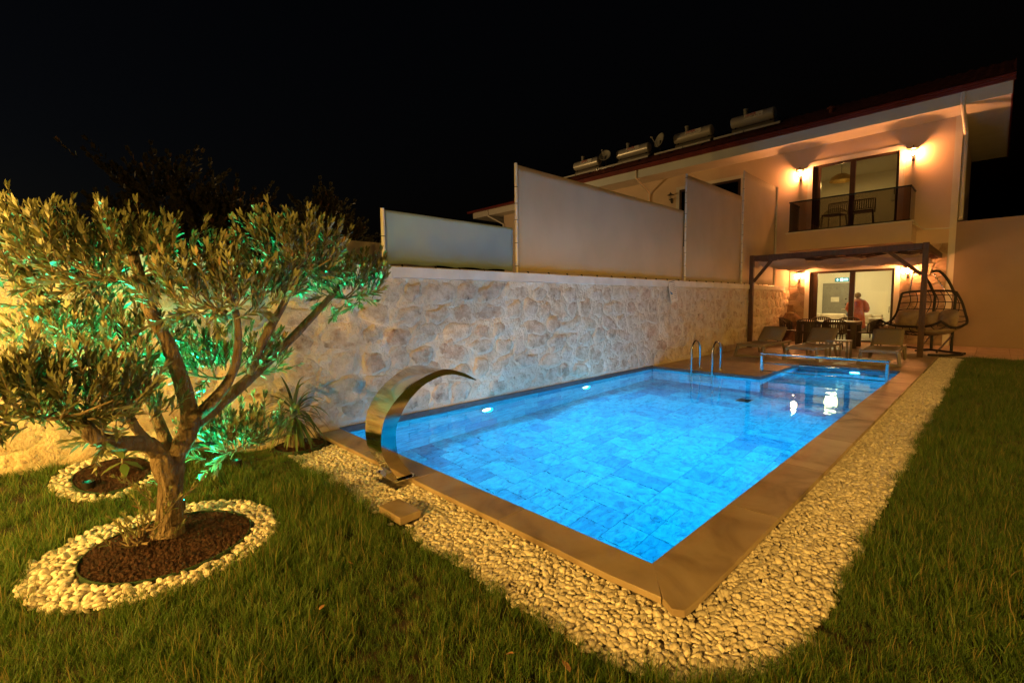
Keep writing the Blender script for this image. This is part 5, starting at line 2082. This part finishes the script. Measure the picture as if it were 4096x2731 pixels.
def sprig(Lv, tw, p, d, L_, npair, ll, lw, rs_, droop=0.0):
    d = d.normalized()
    a = d.orthogonal().normalized()
    c = d.cross(a)
    tip = None
    bend = Vector((rs_.uniform(-.2, .2), rs_.uniform(-.2, .2), rs_.uniform(-.1, .35) - droop))
    prev = p
    ph = rs_.uniform(0, 6.28)
    pts_ = [p]
    for k in range(npair):
        t_ = (k + 1) / npair
        q = p + (d + bend * t_ * .5) * (L_ * t_)
        dd = (q - prev).normalized()
        ang = ph + k * 1.571 + rs_.uniform(-.3, .3)
        for s_ in (0, math.pi):
            s_v = a * math.cos(ang + s_) + c * math.sin(ang + s_)
            sp_ = rs_.uniform(.55, 1.05) * (1 - .45 * t_)
            ld_ = (dd + s_v * sp_ + Vector((rs_.uniform(-.15, .15), rs_.uniform(-.15, .15), rs_.uniform(-.12, .15)))).normalized()
            sd_ = ld_.cross(dd)
            if sd_.length < .05:
                sd_ = ld_.orthogonal()
            sd_.normalize()
            nmv = sd_.cross(ld_).normalized()
            # upper face towards the twig tip
            if nmv.dot(dd) < 0:
                nmv, sd_ = -nmv, -sd_
            ln = ll * rs_.uniform(.5, 1.3) * (1.05 - .35 * t_)
            Lv.append((tuple(q), tuple(sd_), tuple(ld_), tuple(nmv), ln, lw * ln / ll * rs_.uniform(.8, 1.2), rs_.random() if rs_.random() > .02 else 1.0))
        prev = q
        pts_.append(q)
    for s_ in (-1, 1):
        ld_ = ((pts_[-1] - pts_[-2]).normalized() + a * s_ * .22).normalized()
        sd_ = ld_.orthogonal().normalized()
        Lv.append((tuple(prev), tuple(sd_), tuple(ld_), tuple(sd_.cross(ld_)), ll * .85, lw * .9, rs_.random()))
    tw.append(pts_)


# ---- olive tree
ot = thing('olive_tree', 'pruned olive tree with cloud clusters of leaves, part lit green from below', 'tree', (1.545, -1.77, -.05))
ow = wloc(ot)


def limb(name, pts_, r0, r1, n=14, knots=True, sub=5):
    c_ = catmull(pts_, (len(pts_) - 1) * sub + 1)
    m__ = len(c_)
    P_ = []
    u = None
    for i, p in enumerate(c_):
        d = (c_[min(i + 1, m__ - 1)] - c_[max(i - 1, 0)]).normalized()
        u = d.orthogonal().normalized() if u is None else (u - d * u.dot(d)).normalized()
        w_ = d.cross(u)
        t_ = i / (m__ - 1)
        r_ = r0 + (r1 - r0) * t_ ** .8
        row = []
        for k in range(n + 1):
            a = 2 * math.pi * (k % n) / n
            v = u * math.cos(a) + w_ * math.sin(a)
            rr_ = r_ * (1 + .16 * fbm(p.x * 4 + v.x * 1.3, p.y * 4 + v.y * 1.3, p.z * 4 + v.z * 1.3, 1.6, 3))
            row.append(p + v * rr_ - ow)
        P_.append(row)
    b2 = MB()
    b2.grid(P_)
    b2.f.append(tuple(range(n)))
    b2.f.append(tuple((m__ - 1) * (n + 1) + k for k in range(n)))
    o = b2.build(name, 'bark', ot, local=True)
    o.data.shade_smooth()
    return o


# trunk with flare and ridges
P = []
tr_pts = catmull([(1.545, -1.79, -.06), (1.542, -1.775, .12), (1.54, -1.765, .30), (1.535, -1.775, .46), (1.535, -1.78, .56)], 30)
for i, p in enumerate(tr_pts):
    t_ = i / 29
    r_ = .064 + .030 * math.exp(-t_ * 7) + .020 * sstep((t_ - .5) / .3) - .064 * sstep((t_ - .84) / .16)
    row = []
    for k in range(29):
        a = 2 * math.pi * (k % 28) / 28
        tw_ = a + t_ * 1.2
        rr_ = r_ * (1 + .08 * math.sin(3 * tw_ + .5) + .05 * math.sin(7 * tw_) + .12 * fbm(math.cos(a) * .8, math.sin(a) * .8, p.z * 4, 1.5, 4))
        row.append((p.x + rr_ * math.cos(a) - ow[0], p.y + rr_ * math.sin(a) - ow[1], p.z - ow[2]))
    P.append(row)
b = MB()
b.grid(P)
b.f.append(tuple(29 * 29 + k for k in range(28)))
o = b.build('trunk', 'bark', ot, local=True)
o.data.shade_smooth()
limb('limb', [(1.54, -1.79, .47), (1.60, -1.87, .58), (1.68, -1.95, .62), (1.75, -2.04, .66), (1.81, -2.11, .72), (1.83, -2.15, .82)], .052, .034)
limb('limb', [(1.545, -1.75, .43), (1.56, -1.67, .57), (1.56, -1.64, .69), (1.56, -1.65, .82), (1.57, -1.69, 1.01), (1.6, -1.73, 1.17), (1.62, -1.8, 1.36), (1.64, -1.84, 1.54), (1.64, -1.87, 1.72)], .062, .026)
limb('limb', [(1.56, -1.65, .67), (1.67, -1.55, .78), (1.73, -1.44, .94), (1.79, -1.4, 1.13), (1.80, -1.40, 1.34), (1.82, -1.45, 1.52)], .042, .017)
limb('limb', [(1.53, -1.64, .62), (1.44, -1.4, .77), (1.41, -1.23, .9), (1.38, -1.03, 1.06), (1.35, -.82, 1.25), (1.37, -.68, 1.4), (1.39, -.51, 1.58)], .048, .022)
limb('limb', [(1.45, -1.25, .92), (1.51, -1.17, 1.16), (1.53, -1.03, 1.41), (1.56, -.9, 1.70)], .035, .019)
limb('limb', [(1.45, -1.74, .46), (1.34, -1.81, .8), (1.28, -1.88, 1.08), (1.22, -1.96, 1.35), (1.19, -2.1, 1.62)], .038, .018)
limb('limb', [(1.5, -1.76, .46), (1.41, -1.62, .47), (1.30, -1.42, .43)], .034, .014)
limb('limb', [(1.55, -1.80, .50), (1.60, -1.92, .70), (1.57, -1.95, .92), (1.58, -1.90, 1.15)], .03, .014)

CL = [((1.66, -1.92, 1.66), .52, .19, 105, 1), ((1.18, -2.35, 1.72), .40, .19, 75, 3), ((1.16, -2.12, 1.52), .28, .13, 36, 3), ((1.2, -2.16, 1.22), .24, .14, 46, 5),
      ((1.83, -1.47, 1.45), .40, .16, 80, 2), ((1.42, -1.90, 1.16), .24, .18, 30, 7), ((1.66, -.98, 1.74), .35, .18, 85, 4), ((1.39, -.5, 1.56), .33, .18, 80, 3),
      ((1.30, -1.42, .98), .44, .15, 60, 3), ((1.85, -2.26, .93), .42, .14, 80, 0), ((1.63, -2.0, .76), .30, .12, 40, 0), ((1.34, -1.33, .43), .33, .12, 60, 6),
      ((1.30, -1.02, 1.58), .28, .12, 30, 4), ((1.80, -2.44, 1.0), .20, .12, 30, 0), ((1.66, -1.90, .14), .12, .10, 7, 0), ((1.62, -1.93, .02), .16, .05, 9, 0)]
LV, TW = [], []
rs = random.Random(21)
camp = Vector((5.108, -2.183, 1.4))
for (c, rx, rz_, ns, _) in CL:
    c = Vector(c)
    for k in range(int(ns * 1.55)):
        while True:
            v = Vector((rs.uniform(-1, 1), rs.uniform(-1, 1), rs.uniform(-1, 1)))
            if v.length < 1:
                break
        rxy = min(rx, .30)
        p = c + Vector((v.x * rxy * .8, v.y * rx, v.z * rz_ * (.9 if v.z < 0 else .62)))
        d = Vector((v.x * .6 + rs.uniform(-.35, .35), v.y * .65 + rs.uniform(-.35, .35), .95 + .5 * v.z + rs.uniform(-.25, .3)))
        if v.z < -.5:
            d.z -= .6
        L_ = rs.uniform(.10, .20) * (1.15 if v.z > .2 else 1)
        small = rz_ < .11
        sprig(LV, TW, p, d, L_ * (.6 if small else 1), rs.randint(5, 9), .044 if small else .076, .010 if small else .0170, rs)
    # branchlets that carry the sprigs
    for k in range(max(3, ns // 10)):
        v = Vector((rs.uniform(-1, 1), rs.uniform(-1, 1), rs.uniform(-.4, .6)))
        q = c + Vector((v.x * min(rx, .42) * .7, v.y * rx * .8, v.z * rz_ * .7))
        s0 = c + Vector((rs.uniform(-.03, .03), rs.uniform(-.03, .03), -rz_ * .6))
        TW.append([s0, s0.lerp(q, .5) + Vector((0, 0, -.02)), q])
for (p, d) in (((1.44, -1.70, .18), (.1, -.7, .6)), ((1.62, -1.86, .22), (.5, -.4, .9)), ((1.60, -1.90, .30), (.3, -.8, .8)), ((1.63, -1.72, .2), (.6, .5, .7))):
    for k in range(2):
        sprig(LV, TW, Vector(p), Vector(d) + Vector((rs.uniform(-.3, .3), rs.uniform(-.3, .3), 0)), .16, 6, .042, .014, rs)
tb = MB()
for pp in TW:
    tb.tube([Vector(q) - ow for q in pp], [.0042 - .0026 * i / max(1, len(pp) - 1) if len(pp) > 3 else .008 - .002 * i for i in range(len(pp))], 5, cap=False)
tag(tb.build('twigs', 'twig', ot, local=True), kind='stuff')
LV = [((l[0][0] - ow[0], l[0][1] - ow[1], l[0][2] - ow[2]),) + l[1:] for l in LV]
# the leaves nearest to the viewer stay single pieces, the rest of the crown is one mass
dist = [(-(l[4]) / max(.3, (Vector(l[0]) + ow - camp).length), i) for i, l in enumerate(LV)]
near = set(i for _, i in sorted(dist)[:240])
lmesh = leaf_mesh_obj('olive')
for i in sorted(near):
    l = LV[i]
    o = bpy.data.objects.new('leaf', lmesh)
    mtx = Matrix((Vector(l[1]) * l[5], Vector(l[2]) * l[4], Vector(l[3]) * l[4])).transposed().to_4x4()
    mtx.translation = Vector(l[0])
    COL.objects.link(o)
    o.parent = ot
    o.matrix_basis = mtx
tag(leaves_to_mesh('crown', [l for i, l in enumerate(LV) if i not in near], 'olive', ot), kind='stuff')

# green spike lights behind the trunk
def spike(x, y, z, e, d, sp_, label):
    gl = thing('spike_light', label, 'lamp', (x, y, z), group='green spike lights under the olive tree')
    MB().tube([(0, 0, 0), (0, 0, .05)], .008, 8).build('spike', 'blackmetal', gl, local=True)
    MB().lathe([(.03, .04), (.04, .05), (.04, .115), (.036, .115), (.034, .07), (.01, .066)], 16).build('housing', 'blackmetal', gl, local=True, smooth=True)
    MB().lathe([(.031, .0705), (.01, .072)], 16).build('lens', 'greenlens', gl, local=True)
    lamp('spike_beam', 'SPOT', (0, 0, .088), (.0, 1.0, .40), e, .012, dirrot(d), gl, spot=sp_, blend=.3)


spike(1.31, -1.70, -.03, 130, (.05, .1, 1), R(110), 'small green garden spike light on the lava bed behind the olive trunk')
spike(.52, -1.16, gz(.52, -1.16) - .035, 800, (.85, .0, 1), R(88), 'small green garden spike light in the lawn between olive tree and yucca')
spike(.50, -2.13, gz(.5, -2.13) - .05, 900, (.75, .0, 1), R(86), 'small green garden spike light in the lawn beside the small planted bed')

# ---- yucca
yc = thing('yucca_plant', 'young yucca palm with thin arching leaves in a round lava bed', 'plant', (.20, -.545, -.04))
P = []
for i in range(13):
    t_ = i / 12
    r_ = .058 * (1 - t_) ** 1.1 + .024 + .004 * (i % 2)
    P.append([(r_ * math.cos(2 * math.pi * k / 16) - .02 * t_, r_ * math.sin(2 * math.pi * k / 16), .33 * t_ - .01) for k in range(17)])
b = MB()
b.grid(P)
o = b.build('trunk', 'bark', yc, local=True)
o.data.shade_smooth()
rs = random.Random(8)
for k in range(64):
    el = R(78) - R(150) * (k / 63) ** 1.1
    az = k * 2.39996
    L_ = rs.uniform(.34, .50)
    w_ = rs.uniform(.010, .017)
    d = Vector((math.cos(az) * math.cos(el), math.sin(az) * math.cos(el), math.sin(el)))
    if d.x < -.2:
        d.x *= .55
    p = Vector((-.02, 0, .31 + .04 * math.sin(el)))
    row = []
    vel = d.normalized()
    n_seg = 9
    for s_ in range(n_seg + 1):
        t_ = s_ / n_seg
        sd = vel.cross(Vector((0, 0, 1)))
        sd = sd.normalized() if sd.length > .05 else Vector((1, 0, 0))
        up_ = sd.cross(vel).normalized()
        ww = w_ * (.7 + .5 * math.sin(min(1, t_ * 2.2) * 1.57)) * (1 - t_ ** 3) + .0006
        row.append([p - sd * ww, p - up_ * ww * .35, p + sd * ww])
        p = p + vel * (L_ / n_seg)
        if p.x < -.15:
            p.x = -.15
        vel = (vel + Vector((0, 0, -.20 - .10 * rs.random())) * (.9 if el > -.4 else .5)).normalized()
        if p.z < .03:
            vel.z = max(vel.z, 0)
    b = MB()
    b.grid(row)
    lo_ = b.build('leaf', 'yucca', yc, local=True)
    at2 = lo_.data.attributes.new('tone', 'FLOAT', 'POINT')
    at2.data.foreach_set('value', [rs.uniform(.2, .8)] * len(lo_.data.vertices))
    lo_.data.shade_smooth()

# ---- small broad leaved plant in the bed by the wall
sp = thing('young_plant', 'small plant with fleshy pale leaves in the bed by the wall', 'plant', (.46, -1.93, gz(.46, -1.93)))
MB().tube([(0, 0, -.03), (.01, 0, .10), (0, .01, .17)], .009, 8).build('stem', 'twig', sp, local=True)
lm2 = leaf_mesh_obj('yucca')
for k in range(9):
    az = k * 2.4
    el = R(15 + 40 * (k % 3) / 2) if k > 3 else R(-25)
    d = Vector((math.cos(az) * math.cos(el), math.sin(az) * math.cos(el), math.sin(el)))
    s_ = d.cross(Vector((0, 0, 1))).normalized()
    o = bpy.data.objects.new('leaf', lm2)
    mtx = Matrix((s_ * .05, d * .16, s_.cross(d) * .16)).transposed().to_4x4()
    mtx.translation = Vector((0, .01, .13 + .006 * k))
    COL.objects.link(o)
    o.parent = sp
    o.matrix_basis = mtx


# ---- far dark trees and a palm behind the wall
def far_tree(loc, blobs, label, seed, ll=.17, n_per=130):
    t = thing('dark_tree', label, 'tree', loc, group='dark trees beyond the wall')
    rs_ = random.Random(seed)
    top = max(bz for (_, _, bz, _, _) in blobs)
    MB().tube([(0, 0, 0), (.1, .05, 1.2), (0, .1, top - .6)], [.16, .13, .07], 10).build('trunk', 'bark', t, local=True, smooth=True)
    Lv, tw = [], []
    for (bx__, by__, bz, r_, rz__) in blobs:
        MB().tube([(0, .1, top * .5), (bx__ * .5, by__ * .5, (top * .5 + bz) / 2), (bx__, by__, bz)], [.06, .04, .02], 6).build('limb', 'bark', t, local=True, smooth=True)
        for k in range(n_per):
            v = Vector((rs_.gauss(0, .45), rs_.gauss(0, .45), rs_.gauss(0, .42)))
            sprig(Lv, tw, Vector((bx__ + v.x * r_, by__ + v.y * r_, bz + v.z * rz__)), Vector((v.x, v.y, v.z + .6)), .5, 6, ll, ll * .42, rs_)
    tag(leaves_to_mesh('crown', Lv, 'darktree', t), kind='stuff')
    return t


far_tree((-10, .4, -.1), [(0, -.5, 4.3, 1.0, .9), (0, .8, 3.9, 1.1, .7), (.3, .2, 3.2, 1.3, .8), (0, -1.3, 3.3, .7, .6), (0, 1.3, 3.4, .6, .8)], 'wide dark tree top behind the olive tree beyond the wall', 41)
far_tree((-10, 4.2, -.1), [(0, -.1, 4.1, .55, .7), (0, .5, 3.6, .6, .5), (0, -.6, 3.6, .6, .5)], 'smaller dark tree top left of the lowest screen', 42, n_per=90)

pm = thing('garden_palm', 'palm fronds showing over the stone wall at the far left edge', 'palm', (-.9, -2.9, -.1))
MB().tube([(0, 0, 0), (.02, .02, 1.6)], [.10, .07], 12).build('trunk', 'bark', pm, local=True, smooth=True)
rs = random.Random(4)
for k in range(9):
    az = R(20 + 40 * k)
    Lv = []
    p = Vector((.02, .02, 1.6))
    vel = Vector((math.cos(az) * .8, math.sin(az) * .8, .75)).normalized()
    pts_ = [p.copy()]
    for s_ in range(16):
        p = p + vel * .06
        vel = (vel + Vector((0, 0, -.10))).normalized()
        pts_.append(p.copy())
        sd = vel.cross(Vector((0, 0, 1))).normalized()
        for q in (-1, 1):
            ld_ = (sd * q + vel * .9 + Vector((0, 0, -.15))).normalized()
            s2 = ld_.cross(Vector((0, 0, 1))).normalized()
            Lv.append((tuple(p), tuple(s2), tuple(ld_), tuple(s2.cross(ld_)), .20 * (1.05 - s_ / 18), .016, rs.uniform(.3, .9)))
    fr = MB().tube(pts_, [.008 - .0004 * i for i in range(17)], 6).build('frond_stem', 'yucca', pm, local=True)
    tag(leaves_to_mesh('leaflets', Lv, 'yucca', fr), kind='stuff')
